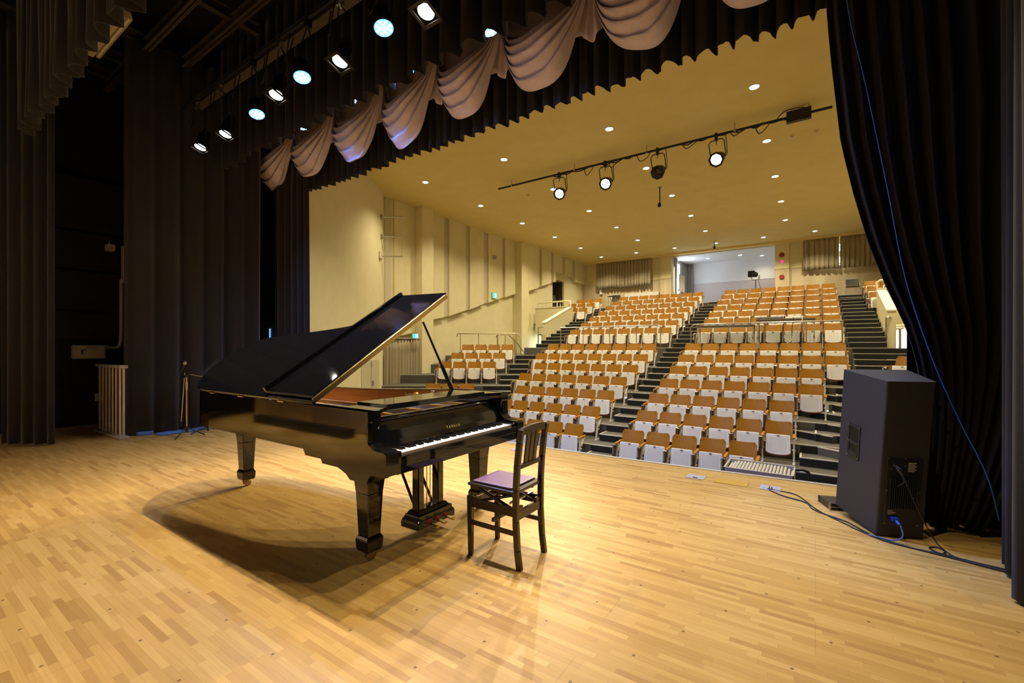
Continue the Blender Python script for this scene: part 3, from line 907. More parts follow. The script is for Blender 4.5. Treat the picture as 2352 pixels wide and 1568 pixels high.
# lid
TL = math.radians(32.3)
e_, n__ = Vector((0, math.cos(TL), math.sin(TL))), Vector((0, -math.sin(TL), math.cos(TL)))
def LP(x, s_, h): return Vector((x, 1.735, 1.012)) + e_ * s_ + n__ * h
ol = [(-2.80, 0.0), (-4.42, 0.0)] + [(v.x, v.y) for v in spline([(-4.42, 0, 0), (-4.66, .03, 0), (-4.86, .18, 0), (-4.98, .36, 0), (-5.045, .62, 0), (-4.97, .79, 0), (-4.84, .875, 0), (-4.66, .915, 0), (-4.27, .965, 0), (-3.84, 1.03, 0), (-3.55, 1.11, 0), (-3.3, 1.27, 0), (-3.05, 1.50, 0), (-2.95, 1.565, 0), (-2.80, 1.578, 0)], 5)[1:]]
mb = PM()
n = len(ol)
vs = [LP(x, s_, 0) for x, s_ in ol] + [LP(x, s_, .022) for x, s_ in ol]
mb.add(vs, [tuple(range(n)), tuple(range(2 * n - 1, n - 1, -1))] + [(i, n + i, n + (i + 1) % n, (i + 1) % n) for i in range(n)])
lid = mb.build('lid', m_pianoblack, piano, bevel=.004)
mb = PM()
fp = [(-2.805, .03), (-3.43, .03), (-3.43, 1.62), (-2.805, 1.585)]
vs = [LP(x, s_, .032) for x, s_ in fp] + [LP(x, s_, .052) for x, s_ in fp]
mb.add(vs, [(0, 1, 2, 3), (7, 6, 5, 4)] + [(i, 4 + i, 4 + (i + 1) % 4, (i + 1) % 4) for i in range(4)])
fq = [(-3.405, .03), (-3.435, .03), (-3.435, 1.62), (-3.405, 1.62)]
vs = [LP(x, s_, .034) for x, s_ in fq] + [LP(x, s_, .085) for x, s_ in fq]
mb.add(vs, [(0, 1, 2, 3), (7, 6, 5, 4)] + [(i, 4 + i, 4 + (i + 1) % 4, (i + 1) % 4) for i in range(4)])
fl_ = mb.build('front_flap', m_pianoblack, lid, bevel=.003)
mb = PM()
for s_ in (.25, .7, 1.15, 1.5):
    for x in (-2.95, -3.3):
        p = LP(x, s_, .022); mb.cyl(p, p + n__ * .011, .012, n=10)
mb.build('rubber_button', m_rubber, lid)
mb = PM()
hq = [(-2.8015, .015), (-2.7915, .015), (-2.7915, 1.56), (-2.8015, 1.56)]
vs = [LP(x, s_, .004) for x, s_ in hq] + [LP(x, s_, .034) for x, s_ in hq]
mb.add(vs, [(3, 2, 1, 0), (4, 5, 6, 7)] + [(i, (i + 1) % 4, 4 + (i + 1) % 4, 4 + i) for i in range(4)])
p0, p1 = LP(-2.796, .015, .038), LP(-2.796, 1.56, .038)
mb.cyl(p0, p1, .007, n=8)
mb.build('piano_hinge', m_brass, lid)
mb = PM()
for x in (-3.2, -3.8, -4.3):
    mb.cyl((x - .04, 1.733, 1.01), (x + .04, 1.733, 1.01), .008, n=8)
mb.build('lid_hinge', m_brass, lid)
# prop stick
pa, pb, pm_ = Vector((-2.735, 3.085, .965)), Vector((-2.82, 2.775, 1.622)), None
pm_ = pa.lerp(pb, .42)
mb = PM().cyl(pa, pm_, .021, .017, n=6).cyl(pm_ - (pb - pa) * .06, pb, .011, .009, n=6)
prop = mb.build('prop_stick', m_pianosatin, piano)
mb = PM().box(-2.90, -2.86, 2.955, 2.985, .93, .995).cyl((-2.905, 2.96, .995), (-2.855, 2.96, .995), .012, n=8)
mb.build('prop_bracket', m_brass, piano)
mb = PM().cyl((-3.05, 2.925, .965), (-3.05, 2.90, .965), .022, n=12).cyl((-3.18, 2.905, .957), (-3.05, 2.905, .965), .006, n=6).cyl((-3.18, 2.905, .957), (-3.185, 2.905, .99), .005, n=6)
mb.build('lid_hook', m_brass, piano)
# legs
def piano_leg(cx, cy, top, bracket):
    mb = PM()
    prof = [(.155, .052), (.17, .050), (.45, .062), (.53, .070), (.57, .082)]
    prof[-1] = (top, .084)
    def sq(z, h): return [(cx - h, cy - h, z), (cx + h, cy - h, z), (cx + h, cy + h, z), (cx - h, cy + h, z)]
    for (z0, h0), (z1, h1) in zip(prof[:-1], prof[1:]):
        mb.hexa(sq(z0, h0), sq(z1, h1))
    for z0, h0, z1, h1 in ((.068, .052, .085, .060), (.085, .060, .150, .064), (.150, .064, .172, .052)):
        mb.hexa(sq(z0, h0), sq(z1, h1))
    lg = mb.build('leg', m_pianoblack, piano, bevel=.004)
    if bracket:
        pr_ = [(-2.69, .634), (-2.66, .600), (-2.60, .582), (-2.555, .565), (cx - .088, .535), (cx + .088, .535), (cx + .10, .575), (cx + .13, .60), (cx + .20, .612), (cx + .26, .634)]
        m2 = PM(); n = len(pr_)
        y0, y1 = cy - .088, cy + .088
        m2.add([(x, y0, z) for x, z in pr_] + [(x, y1, z) for x, z in pr_], [tuple(range(n)), tuple(range(2 * n - 1, n - 1, -1))] + [(i, n + i, n + (i + 1) % n, (i + 1) % n) for i in range(n)])
        m2.build('bracket', m_pianoblack, lg)
    m3 = PM().cyl((cx, cy, .045), (cx, cy, .07), .035, n=14).cyl((cx - .016, cy + .012, .026), (cx + .016, cy + .012, .026), .026, n=16)
    m3.box(cx - .024, cx - .018, cy - .02, cy + .035, .018, .05).box(cx + .018, cx + .024, cy - .02, cy + .035, .018, .05)
    m3.build('castor', m_castor, lg)
piano_leg(-2.43, 1.905, .60, True)
piano_leg(-2.43, 3.055, .60, True)
piano_leg(-4.765, 2.225, .71, False)
# pedal lyre
ly = PM().box(-2.53, -2.38, 2.30, 2.66, .085, .165)
ly.hexa([(-2.55, 2.28, .07), (-2.37, 2.28, .07), (-2.37, 2.68, .07), (-2.55, 2.68, .07)], [(-2.55, 2.28, .12), (-2.37, 2.28, .12), (-2.37, 2.68, .12), (-2.55, 2.68, .12)])
ly.hexa([(-2.55, 2.28, .12), (-2.37, 2.28, .12), (-2.37, 2.68, .12), (-2.55, 2.68, .12)], [(-2.51, 2.33, .19), (-2.42, 2.33, .19), (-2.42, 2.63, .19), (-2.51, 2.63, .19)])
lyre = ly.build('pedal_lyre', m_pianoblack, piano, bevel=.006)
for y in (2.375, 2.585):
    PM().box(-2.50, -2.43, y - .028, y + .028, .17, .70).build('lyre_post', m_pianoblack, lyre, bevel=.006)
for y in (2.39, 2.57):
    PM().cyl((-2.50, y, .16), (-2.82, y, .70), .011, n=8).build('lyre_brace', m_pianosatin, lyre)
PM().cyl((-2.465, 2.465, .17), (-2.465, 2.465, .70), .004, n=6).cyl((-2.465, 2.50, .17), (-2.465, 2.50, .70), .004, n=6).build('pedal_rod', m_brass, lyre)
for y in (2.39, 2.48, 2.57):
    mb = PM().hexa([(-2.38, y - .011, .098), (-2.29, y - .018, .086), (-2.29, y + .018, .086), (-2.38, y + .011, .098)], [(-2.38, y - .011, .108), (-2.29, y - .018, .096), (-2.29, y + .018, .096), (-2.38, y + .011, .108)])
    mb.cyl((-2.29, y, .086), (-2.29, y, .096), .018, n=12)
    mb.build('pedal', m_brass, lyre)
    PM().box(-2.373, -2.369, y - .017, y + .017, .09, .125).build('pedal_felt', m_red, lyre)

# ------------------------------------------------------------------ piano chair
CB = (-1.74, 2.49, 0)
ch = thing('piano_chair', 'dark wooden height-adjustable chair with mauve seat pulled up to the keyboard', 'chair', CB)
def CM(): return MB(CB)
for y, in ((2.345,), (2.652,)):
    mb = CM()
    sg = -1 if y < 2.5 else 1
    path = [(-1.535, 0), (-1.552, .12), (-1.563, .30), (-1.562, .50), (-1.552, .66), (-1.535, .80), (-1.522, .885)]
    for (xa, za), (xb, zb) in zip(path[:-1], path[1:]):
        ha, hb = .0165, .0165
        mb.hexa([(xa - .018, y - ha, za), (xa + .018, y - ha, za), (xa + .018, y + ha, za), (xa - .018, y + ha, za)], [(xb - .018, y - hb, zb), (xb + .018, y - hb, zb), (xb + .018, y + hb, zb), (xb - .018, y + hb, zb)])
    mb.build('back_post', m_chairwood, ch, bevel=.004)
    mb = CM().hexa([(-1.945, y - .013, 0), (-1.915, y - .013, 0), (-1.915, y + .013, 0), (-1.945, y + .013, 0)], [(-1.952, y - .017, .40), (-1.912, y - .017, .40), (-1.912, y + .017, .40), (-1.952, y + .017, .40)])
    mb.build('leg', m_chairwood, ch, bevel=.003)
    CM().box(-1.92, -1.57, y - .009, y + .009, .325, .385).build('apron', m_chairwood, ch, bevel=.003)
    CM().box(-1.92, -1.56, y - .008, y + .008, .205, .235).build('stretcher', m_chairwood, ch, bevel=.003)
CM().box(-1.945, -1.92, 2.36, 2.64, .325, .385).build('apron', m_chairwood, ch, bevel=.003)
mb = CM().box(-1.575, -1.555, 2.36, 2.64, .30, .36).box(-1.575, -1.555, 2.36, 2.42, .36, .385).box(-1.575, -1.555, 2.58, 2.64, .36, .385)
mb.build('apron', m_chairwood, ch, bevel=.003)
CM().box(-1.76, -1.74, 2.35, 2.65, .255, .28).build('stretcher', m_chairwood, ch, bevel=.003)
CM().box(-1.94, -1.555, 2.32, 2.668, .472, .492).box(-1.90, -1.58, 2.36, 2.63, .455, .473).build('seat', m_chairwood, ch, bevel=.006)
CM().box(-1.915, -1.60, 2.345, 2.645, .490, .506).build('cushion', m_cushion, ch, bevel=.010)
# top rail with a raised bow, slats and lower rail
mb = CM(); n = 12
for i in range(n):
    ya, yb = 2.338 + .321 * i / n, 2.338 + .321 * (i + 1) / n
    fa, fb_ = .885 + .018 * math.sin(PI * i / n) ** .6, .885 + .018 * math.sin(PI * (i + 1) / n) ** .6
    la, lb = .842 + .012 * math.sin(PI * i / n), .842 + .012 * math.sin(PI * (i + 1) / n)
    mb.hexa([(-1.542, ya, la), (-1.515, ya, la), (-1.515, yb, lb), (-1.542, yb, lb)], [(-1.536, ya, fa), (-1.510, ya, fa), (-1.510, yb, fb_), (-1.536, yb, fb_)])
mb.build('top_rail', m_chairwood, ch)
CM().box(-1.567, -1.545, 2.355, 2.645, .625, .655).build('lower_rail', m_chairwood, ch, bevel=.003)
for y in (2.445, 2.498, 2.551):
    CM().hexa([(-1.563, y - .017, .65), (-1.551, y - .017, .65), (-1.551, y + .017, .65), (-1.563, y + .017, .65)], [(-1.537, y - .017, .85), (-1.525, y - .017, .85), (-1.525, y + .017, .85), (-1.537, y + .017, .85)]).build('back_slat', m_chairwood, ch)
for y in (2.385, 2.61):
    mb = CM().cyl((-1.91, y, .35), (-1.60, y, .45), .011, n=6).cyl((-1.60, y, .35), (-1.91, y, .45), .011, n=6)
    mb.build('scissor_brace', m_chairwood, ch)
for x in (-1.62, -1.89):
    CM().cyl((x, 2.36, .40), (x, 2.64, .40), .008, n=8).build('cross_rod', m_chrome, ch)
CM().box(-1.552, -1.5505, 2.641, 2.664, .30, .345).build('paper_label', m_label, ch)
# ------------------------------------------------------------------ drapes
def resample(pts, n):
    pts = [Vector(p) for p in pts]
    L_ = [0.0]
    for a, b in zip(pts[:-1], pts[1:]):
        L_.append(L_[-1] + (b - a).length)
    out = []
    for k in range(n + 1):
        t = L_[-1] * k / n
        i = 0
        while i < len(pts) - 2 and L_[i + 1] < t: i += 1
        f = (t - L_[i]) / max(1e-6, L_[i + 1] - L_[i])
        out.append((pts[i].lerp(pts[i + 1], f), (pts[i + 1] - pts[i]).normalized()))
    return out, L_[-1]
def pleats(name, path, z0, z1, wl, amp, mat, label, cat='curtain', group=None, seed=0, nz=8, sharp=1.6, hem=0.0, flare=0.25, parent=None, thick=0.006):
    rnd = random.Random(seed)
    P_, tot = resample([(p[0], p[1], 0) for p in path], 2)
    npl = max(2, int(tot / wl))
    per = 10
    base, tot = resample([(p[0], p[1], 0) for p in path], npl * per)
    ph = [0.0]
    for i in range(npl): ph.append(ph[-1] + rnd.uniform(0.75, 1.25))
    ph = [x / ph[-1] * npl for x in ph]
    ams = [rnd.uniform(0.6, 1.15) for _ in range(npl + 1)]
    wob = [rnd.uniform(-1, 1) for _ in range(npl + 1)]
    hz = [rnd.uniform(-1, 1) * hem for _ in range(npl + 1)]
    org = Vector((base[0][0].x, base[0][0].y, z0))
    mb = MB(org)
    def f(u, v):
        k = min(len(base) - 1, int(round(u * npl * per)))
        p, d = base[k]
        nrm = Vector((-d.y, d.x, 0))
        q = u * npl
        i = min(npl - 1, int(q)); fr = q - i
        x = ph[i] + (ph[i + 1] - ph[i]) * fr
        a = ams[i] * (1 - fr) + ams[i + 1] * fr
        s = math.sin(2 * PI * x)
        s = math.copysign(abs(s) ** (1 / sharp), s)
        w = wob[i] * (1 - fr) + wob[i + 1] * fr
        am = amp * a * (1 - flare * v)
        c2 = math.sin(4 * PI * x + w * 3) * 0.25
        off = am * (s + c2) + amp * 0.5 * w * math.sin(2.2 * v + w * 2)
        z = z0 + (z1 - z0) * v + (1 - v) * (hz[i] * (1 - fr) + hz[i + 1] * fr)
        return p + nrm * off + d * (math.cos(2 * PI * x) * amp * 0.25) + Vector((0, 0, z))
    mb.grid(f, npl * per, nz)
    o = mb.build(name, mat, parent, solid=thick)
    if label: tag(o, label, cat, group)
    return o
# masking legs on the far side of the stage
pleats('masking_leg', [(-9.66, 1.17), (-9.02, 1.60)], 0.02, 6.2, 0.16, 0.05, m_velvet, 'tall black masking drape at the edge of the photo beside the dark stage wall', seed=3)
pleats('masking_leg', [(-8.92, 2.34), (-8.78, 3.3), (-8.70, 4.30)], 0.02, 6.3, 0.30, 0.06, m_velvet, 'wide black masking drape behind the microphone and music stands', seed=5)
pleats('stage_curtain', [(-8.92, 4.70), (-8.50, 4.83), (-8.06, 4.90)], 0.02, 5.3, 0.15, 0.05, m_velvet, 'black stage curtain gathered against the cream wall beyond the piano tail', seed=8)
# gathered drape behind the loudspeaker: leading edge pulled aside towards the floor
edge = [(4.6, .07), (4.18, .086), (3.77, .116), (3.09, .18), (2.64, .266), (2.24, .359), (1.89, .467), (1.53, .598), (1.19, .67), (.73, .70), (.05, .665)]
def lead(z):
    if z >= edge[0][0]: return edge[0][1] - (z - edge[0][0]) * .03
    for (za, xa), (zb, xb) in zip(edge[:-1], edge[1:]):
        if z >= zb: return xb + (xa - xb) * (z - zb) / (za - zb)
    return edge[-1][1]
mb = MB((0.9, 4.7, 0))
rnd = random.Random(4)
NP = 11
phs = [rnd.uniform(-.25, .25) for _ in range(NP + 1)]
def hc(u, v):
    z = 0.03 + 6.2 * v
    x0 = lead(z); x1 = 1.0 + 0.75 * min(1, z / 3.2) ** .8
    uu = u ** (1.25)
    x = x0 + (x1 - x0) * uu
    q = u * NP
    i = min(NP - 1, int(q)); fr = q - i
    w = phs[i] * (1 - fr) + phs[i + 1] * fr
    a = 0.035 + 0.035 * v
    s = math.sin(2 * PI * (q + w))
    y = 4.62 + .10 * u + a * s + 0.02 * math.sin(2 * PI * (2 * q + w) + 3 * v)
    return Vector((x, y, z + .03 * math.sin(q) * (1 - v)))
mb.grid(hc, NP * 10, 40)
o = mb.build('stage_curtain', m_velvet2, solid=.006)
tag(o, 'black stage curtain drawn aside in a long curve behind the loudspeaker', 'curtain')
pleats('masking_leg', [(0.965, 4.12), (1.02, 3.88), (0.93, 3.5), (0.90, 3.2), (1.0, 2.9)], 0.02, 6.3, 0.20, 0.045, m_velvet2, 'black masking drape cut off by the edge of the photo, nearest the lens', seed=11)
pleats('masking_leg', [(.62, 4.86), (2.4, 4.90)], .02, 6.2, .22, .04, m_velvet2, 'black drape hanging in shadow behind the drawn-aside stage curtain', seed=15)
mb = MB((0.213, 4.5, 0))  # line of blue light on the curtain, drawn as a blue tube
cp = [(.20, 4.50, 4.9), (.213, 4.5, 4.205), (.337, 4.5, 3.461), (.47, 4.5, 2.608), (.572, 4.5, 1.923), (.719, 4.5, 1.328), (.859, 4.49, .887), (1.0, 4.47, .5), (1.057, 4.46, .2)]
mb.tube(spline(cp, 5), .0042, 6)
tag(mb.build('blue_light_streak', m_bluestreak), 'thin blue cord of light, drawn as a tube, curving across the drawn-aside black curtain', 'streak')
# borders
pleats('border', [(-8.26, 4.965), (0.83, 4.965)], 4.45, 6.5, 0.185, 0.075, m_velvet2, 'black border whose jagged hem cuts across the hall ceiling, behind the mauve swags', 'border', seed=21, nz=4, sharp=2.6, hem=.03, flare=.4)
pleats('border', [(-8.55, 3.58), (.85, 3.58)], 4.53, 6.5, 0.26, 0.085, m_velvet2, 'black border hanging between the two rows of blue lamps', 'border', seed=22, nz=4, sharp=2.6, hem=.035, flare=.4)
pleats('border', [(-8.98, 1.28), (1.1, 1.28)], 4.32, 6.5, 0.30, 0.09, m_velvet, 'black pleated border in front of the fluorescent batten, corner of the stage', 'border', seed=23, nz=4, sharp=2.6, hem=.03, flare=.4)
# mauve swags
XC = [-9.54, -8.28, -7.02, -5.72, -4.56, -3.42, -2.16, -0.98, .02]
ZB = [4.57, 4.52, 4.50, 4.50, 4.61, 4.62, 4.63, 4.64]
SWL = ['first of the row, against the black drape', 'second from the far end of the row', 'third from the far end of the row', 'fourth from the far end, middle of the row',
       'fifth from the far end of the row', 'sixth from the far end of the row', 'seventh from the far end, washed in blue light', 'eighth from the far end, mostly above the photo']
for i in range(8):
    xa, xb = XC[i] - .03, XC[i + 1] + .03
    w = xb - xa
    rnd = random.Random(40 + i)
    asym = rnd.uniform(-.12, .12)
    mb = MB(((xa + xb) / 2, 4.75, 5.55))
    ph = rnd.uniform(0, 6)
    def sw(u, v, xa=xa, w=w, zb=ZB[i], asym=asym, ph=ph):
        s = 2 * u - 1
        bow = (1 - abs(s) ** 3.0)
        zt = 5.86
        drop = (zt - zb) * (0.52 + 0.48 * v)
        gather = 0.55 + .45 * bow
        folds = math.sin(2 * PI * (5.2 * v + .35 * s) + ph) * (0.030 + .022 * bow) + math.sin(2 * PI * (11 * v - .8 * s * s) + 2 * ph) * .015
        z = zt - drop * bow * (1 + asym * s) - (1 - bow) * .12 * v + .5 * folds
        y = 4.80 - (0.06 + .26 * math.sin(PI * min(1, .15 + v * .85)) * bow) * bow - folds - .03 * v
        x = xa + w * (0.5 + s * .5 * (1 - .05 * v * (1 - bow)))
        return Vector((x, y, z))
    mb.grid(sw, 36, 44)
    o = mb.build('swag', m_mauve, solid=.006)
    tag(o, f'draped mauve swag, {SWL[i]}', 'swag', 'mauve swags under the black border')
    if i < 7:
        xt = XC[i + 1]
        mt = MB((xt, 4.86, 5.6))
        def tl(u, v, xt=xt):
            ln = 0.42 + .16 * math.sin(u * 3)
            return Vector((xt + (u - .5) * (.08 + .22 * v), 4.82 + .03 * math.sin(14 * u), 5.55 - v * ln))
        mt.grid(tl, 24, 8)
        k = mt.build('swag_tail', m_mauve, solid=.005)
        tag(k, f'crumpled mauve tail hanging behind the join after swag {["one", "two", "three", "four", "five", "six", "seven"][i]} from the far end', 'swag tail', 'mauve tails between the swags')
mb = MB((-3.9, 4.87, 5.2))
mb.grid(lambda u, v: Vector((-9.4 + 10.2 * u, 4.87 + .012 * math.sin(u * 190), 5.12 + .9 * v)), 300, 2)
tag(mb.build('valance', m_mauve, solid=.005), 'flat mauve valance behind the row of swags', 'valance')

# ------------------------------------------------------------------ stage lamps on battens
def batten(nm, x0, x1, y, z, label):
    t = thing(nm, label, 'lighting bar', ((x0 + x1) / 2, y, z))
    g = MB((((x0 + x1) / 2), y, z))
    g.cyl((x0, y, z), (x1, y, z), .024, n=10).build('pipe', m_blackmetal, t)
    return t, g
bt, _ = batten('lighting_batten', -8.5, .85, 3.0, 5.28, 'black lighting bar above the stage with cable tray and looping leads')
B0 = bt.location.copy()
MB(B0).box(-8.5, .85, 3.12, 3.24, 5.35, 5.50).build('cable_tray', m_beam, bt)
rnd = random.Random(9)
for i, x in enumerate((-8.35, -7.7, -6.9, -6.2, -5.5, -4.7, -4.0, -3.1)):
    g = MB(B0)
    w = rnd.uniform(.12, .3)
    g.tube(spline([(x, 3.14, 5.36), (x + w * .3, 3.05, 5.1 - w * .5), (x + w, 2.98, 5.0 - w * .4), (x + w * 1.3, 3.0, 5.26)], 6), .008, 6)
    g.build('lead', m_rubber, bt)
for x in (-8.2, -6.6, -4.9, -3.3, -1.5):
    MB(B0).cyl((x, 3.0, 5.28), (x, 3.0, 6.27), .005, n=6).build('hanger_wire', m_steel, bt)
def fresnel(x, y, z, tx, ty, label, lit=True, power=None, group='warm lamps on the stage lighting bar', rod_z=5.28, rod_y=3.0, cone=66):
    t = thing('stage_lamp', label, 'stage lamp', (x, y, z), 0, group)
    d = (Vector((tx, ty, 0)) - Vector((x, y, z))).normalized()
    a = d.orthogonal().normalized()
    g = MB(); g.lathe((0, 0, 0), -d, [(0, .088), (.02, .092), (.05, .088), (.09, .085), (.20, .083), (.24, .062), (.30, .055), (.31, .02)], 20)
    body = g.build('housing', m_blackmetal, t)
    g = MB()
    side = Vector((1, 0, 0)); up2 = d.cross(side).normalized()
    for s_ in (-1, 1):
        g.hexa([d * .03 + side * s_ * .12 - up2 * .12, d * .03 + side * s_ * .088 - up2 * .12, d * .03 + side * s_ * .088 + up2 * .12, d * .03 + side * s_ * .12 + up2 * .12],
               [d * .036 + side * s_ * .12 - up2 * .12, d * .036 + side * s_ * .088 - up2 * .12, d * .036 + side * s_ * .088 + up2 * .12, d * .036 + side * s_ * .12 + up2 * .12])
        g.hexa([d * .03 - side * .12 + up2 * s_ * .12, d * .03 + side * .12 + up2 * s_ * .12, d * .03 + side * .12 + up2 * s_ * .088, d * .03 - side * .12 + up2 * s_ * .088],
               [d * .036 - side * .12 + up2 * s_ * .12, d * .036 + side * .12 + up2 * s_ * .12, d * .036 + side * .12 + up2 * s_ * .088, d * .036 - side * .12 + up2 * s_ * .088])
    g.build('colour_frame', m_blackmetal, body)
    g = MB(); g.lathe((0, 0, 0), d, [(-.004, .080), (.004, .078), (.012, .055), (.017, .02)], 20)
    g.build('lens', e_warm if lit else m_blackplastic, body)
    top = Vector((0, rod_y - y, rod_z - z))
    c0 = -d * .15
    g = MB()
    for s_ in (-1, 1):
        g.tube([c0 + side * s_ * .10, c0 + side * s_ * .115 + Vector((0, 0, .05)), c0 + side * s_ * .115 + Vector((0, top.y * .6, top.z * .45)), side * s_ * .02 + top - Vector((0, 0, .12))], .009, 6)
    g.build('yoke', m_blackmetal, t)
    g = MB(); g.box(-.03, .03, top.y - .035, top.y + .035, top.z - .12, top.z + .035).cyl((.03, top.y, top.z - .06), (.07, top.y, top.z - .06), .01, n=8)
    g.build('hook_clamp', m_steel, t)
    if lit:
        spot('stage_lamp_light', t, d * .03, d * 5, power or STAGE_W, STAGE, cone, .75, .022)
    return t
WN = ['first from the far end', 'second from the far end', 'between the first and second blue lamps', 'between the second and third blue lamps', 'nearest the top of the photo']
for i, (x, y, tx) in enumerate(((-8.0, 3.05, -7.7), (-7.2, 3.07, -6.9), (-5.56, 2.95, -4.9), (-4.33, 3.0, -4.2), (-3.02, 3.01, -2.8))):
    fresnel(x, y, 4.55, tx, 1.5, f'black stage lamp with glowing warm lens, {WN[i]}', power=STAGE_W * (.06, .10, .42, 1.25, 1.15)[i], cone=92)
for i, (x, tx) in enumerate(((-1.75, -1.2), (-.75, -.5), (.3, .2))):
    fresnel(x, 3.0, 4.55, tx, 1.8, f'black stage lamp with glowing warm lens above the photo, {ORD[i + 1]} past the last visible', power=STAGE_W * (.7, .55, .55)[i], cone=92)
def led_par(x, y, z, tx, ty, label, rod_y, rod_z, group, power=BLUE_W, angle=60):
    t = thing('led_lamp', label, 'stage lamp', (x, y, z), 0, group)
    d = (Vector((tx, ty, 0)) - Vector((x, y, z))).normalized()
    g = MB(); g.lathe((0, 0, 0), -d, [(0, .098), (.015, .104), (.12, .100), (.13, .090)], 24)
    b = d.orthogonal().normalized(); c = d.cross(b)
    for k in range(18):
        a_ = 2 * PI * k / 18
        e1 = b * math.cos(a_) + c * math.sin(a_); e2 = -b * math.sin(a_) + c * math.cos(a_)
        q = lambda h, r, w: -d * h + e1 * r + e2 * w
        g.hexa([q(.13, .04, -.003), q(.13, .09, -.003), q(.13, .09, .003), q(.13, .04, .003)], [q(.23, .04, -.003), q(.23, .075, -.003), q(.23, .075, .003), q(.23, .04, .003)])
    g.cyl(-d * .12, -d * .24, .045, n=12)
    body = g.build('housing', m_blackmetal, t)
    MB().lathe((0, 0, 0), d, [(-.006, .094), (.002, .094), (.003, .02)], 24).build('lens', e_blue, body)
    g = MB()
    for k in range(13):
        if k == 0: o_ = Vector((0, 0, 0))
        elif k < 5: o_ = (b * math.cos(k * PI / 2) + c * math.sin(k * PI / 2)) * .032
        else: o_ = (b * math.cos(k * PI / 4 + .4) + c * math.sin(k * PI / 4 + .4)) * .068
        g.cyl(o_ + d * .003, o_ + d * .008, .017, n=8)
    g.build('led_chips', e_white, body)
    side = Vector((1, 0, 0))
    top = Vector((0, rod_y - y, rod_z - z))
    g = MB()
    for s_ in (-1, 1):
        g.tube([-d * .06 + side * s_ * .11, -d * .06 + side * s_ * .12 + Vector((0, 0, .06)), side * s_ * .10 + top * .6, side * s_ * .02 + top - Vector((0, 0, .10))], .009, 6)
    g.build('yoke', m_blackmetal, t)
    MB().box(-.03, .03, top.y - .035, top.y + .035, top.z - .11, top.z + .035).build('hook_clamp', m_blackmetal, t)
    spot('led_light', t, d * .03, d * 5, power, BLUE, angle, .8, .06)
BN = ['farthest from the lens', 'middle one', 'nearest the top of the photo']
for i, (x, y) in enumerate(((-6.24, 3.05), (-4.95, 2.93), (-3.52, 2.93))):
    led_par(x, y, 4.55, x + 1.4, 2.6, f'round blue LED lamp among the warm lamps, {BN[i]}', 3.0, 5.28, 'blue LED lamps among the warm lamps')
bt2, g2 = batten('lighting_batten', -8.5, .85, 3.95, 5.5, 'black lighting bar hidden behind the second border, carrying blue lamps')
for x in (-8.2, -5.0, -1.5):
    MB(bt2.location).cyl((x, 3.95, 5.5), (x, 3.95, 6.27), .005, n=6).build('hanger_wire', m_steel, bt2)
for i, (x, y) in enumerate(((-6.61, 3.94), (-5.40, 3.90), (-4.23, 3.88), (-2.92, 3.89), (-1.0, 3.9))):
    led_par(x, y, 4.85, x + 1.2 if i < 4 else x + 1.2, 4.9 if i < 4 else 4.3, f'blue LED lamp half hidden behind the border hem, {ORD[i + 1]} from the far end', 3.95, 5.5, 'blue LED lamps behind the border', power=BLUE_W * (3.2 if i < 4 else 7.0), angle=130 if i < 4 else 30)
# upstage bar above and behind the photographer
bt3, g3 = batten('lighting_batten', -8.5, 1.5, .1, 5.4, 'black lighting bar upstage, out of the photo above the floor')
for i, (x, tx) in enumerate(((-8.3, -8.5), (-6.8, -6.9), (-5.3, -5.4))):
    fresnel(x, .1, 4.7, tx, -1.35, f'warm stage lamp on the upstage bar aimed at the pale curtain, {ORD[i + 1]} from far end', power=STAGE_W * 4.0, cone=40, group='warm lamps on the upstage bar', rod_z=5.4, rod_y=.1)
# fluorescent batten
FB = (-7.2, 1.72, 5.2)
fb_t = thing('fluorescent_fitting', 'cream twin-tube fluorescent fitting hanging unlit from the steel grid', 'lamp', FB)
def FM(): return MB(FB)
g = FM()
x0, x1 = -7.83, -6.58
pr_ = [(1.62, 5.215), (1.645, 5.26), (1.665, 5.255), (1.685, 5.205), (1.755, 5.205), (1.775, 5.255), (1.795, 5.26), (1.82, 5.215), (1.80, 5.29), (1.64, 5.29)]
n = len(pr_)
g.add([(x0, y, z) for y, z in pr_] + [(x1, y, z) for y, z in pr_], [tuple(range(n)), tuple(range(2 * n - 1, n - 1, -1))] + [(i, n + i, n + (i + 1) % n, (i + 1) % n) for i in range(n)])
g.build('body', m_ivorymetal, fb_t)
for y in (1.645, 1.795):
    FM().cyl((x0 + .03, y, 5.235), (x1 - .03, y, 5.235), .014, n=10).build('tube', m_white, fb_t)
    for x in (x0 + .02, x1 - .02):
        FM().box(x - .012, x + .012, y - .016, y + .016, 5.215, 5.262).build('tube_holder', m_ivorymetal, fb_t)
for x in (x0 + .2, x1 - .2):
    FM().cyl((x, 1.72, 5.29), (x, 1.72, 6.27), .006, n=6).build('drop_rod', m_steel, fb_t)

# ------------------------------------------------------------------ loudspeaker and its wedge, cables
sp = thing('loudspeaker', 'tall black loudspeaker tilted back, standing on the stage by the drawn curtain', 'speaker', (.374, 4.257, 0))
sp.rotation_euler = (.124, 0, .364)
g = MB()
P_ = [(0, 0), (.296, 0), (.385, .498), (-.06, .498)]
g.prism(P_, 0, 1.168)
g.build('cabinet', m_spkr, sp, bevel=.012, seg=3)
g = MB(); g.prism([(-.05, .50), (.375, .50), (.365, .512), (-.04, .512)], .04, 1.13)
g.build('grille', m_blackmetal, sp)
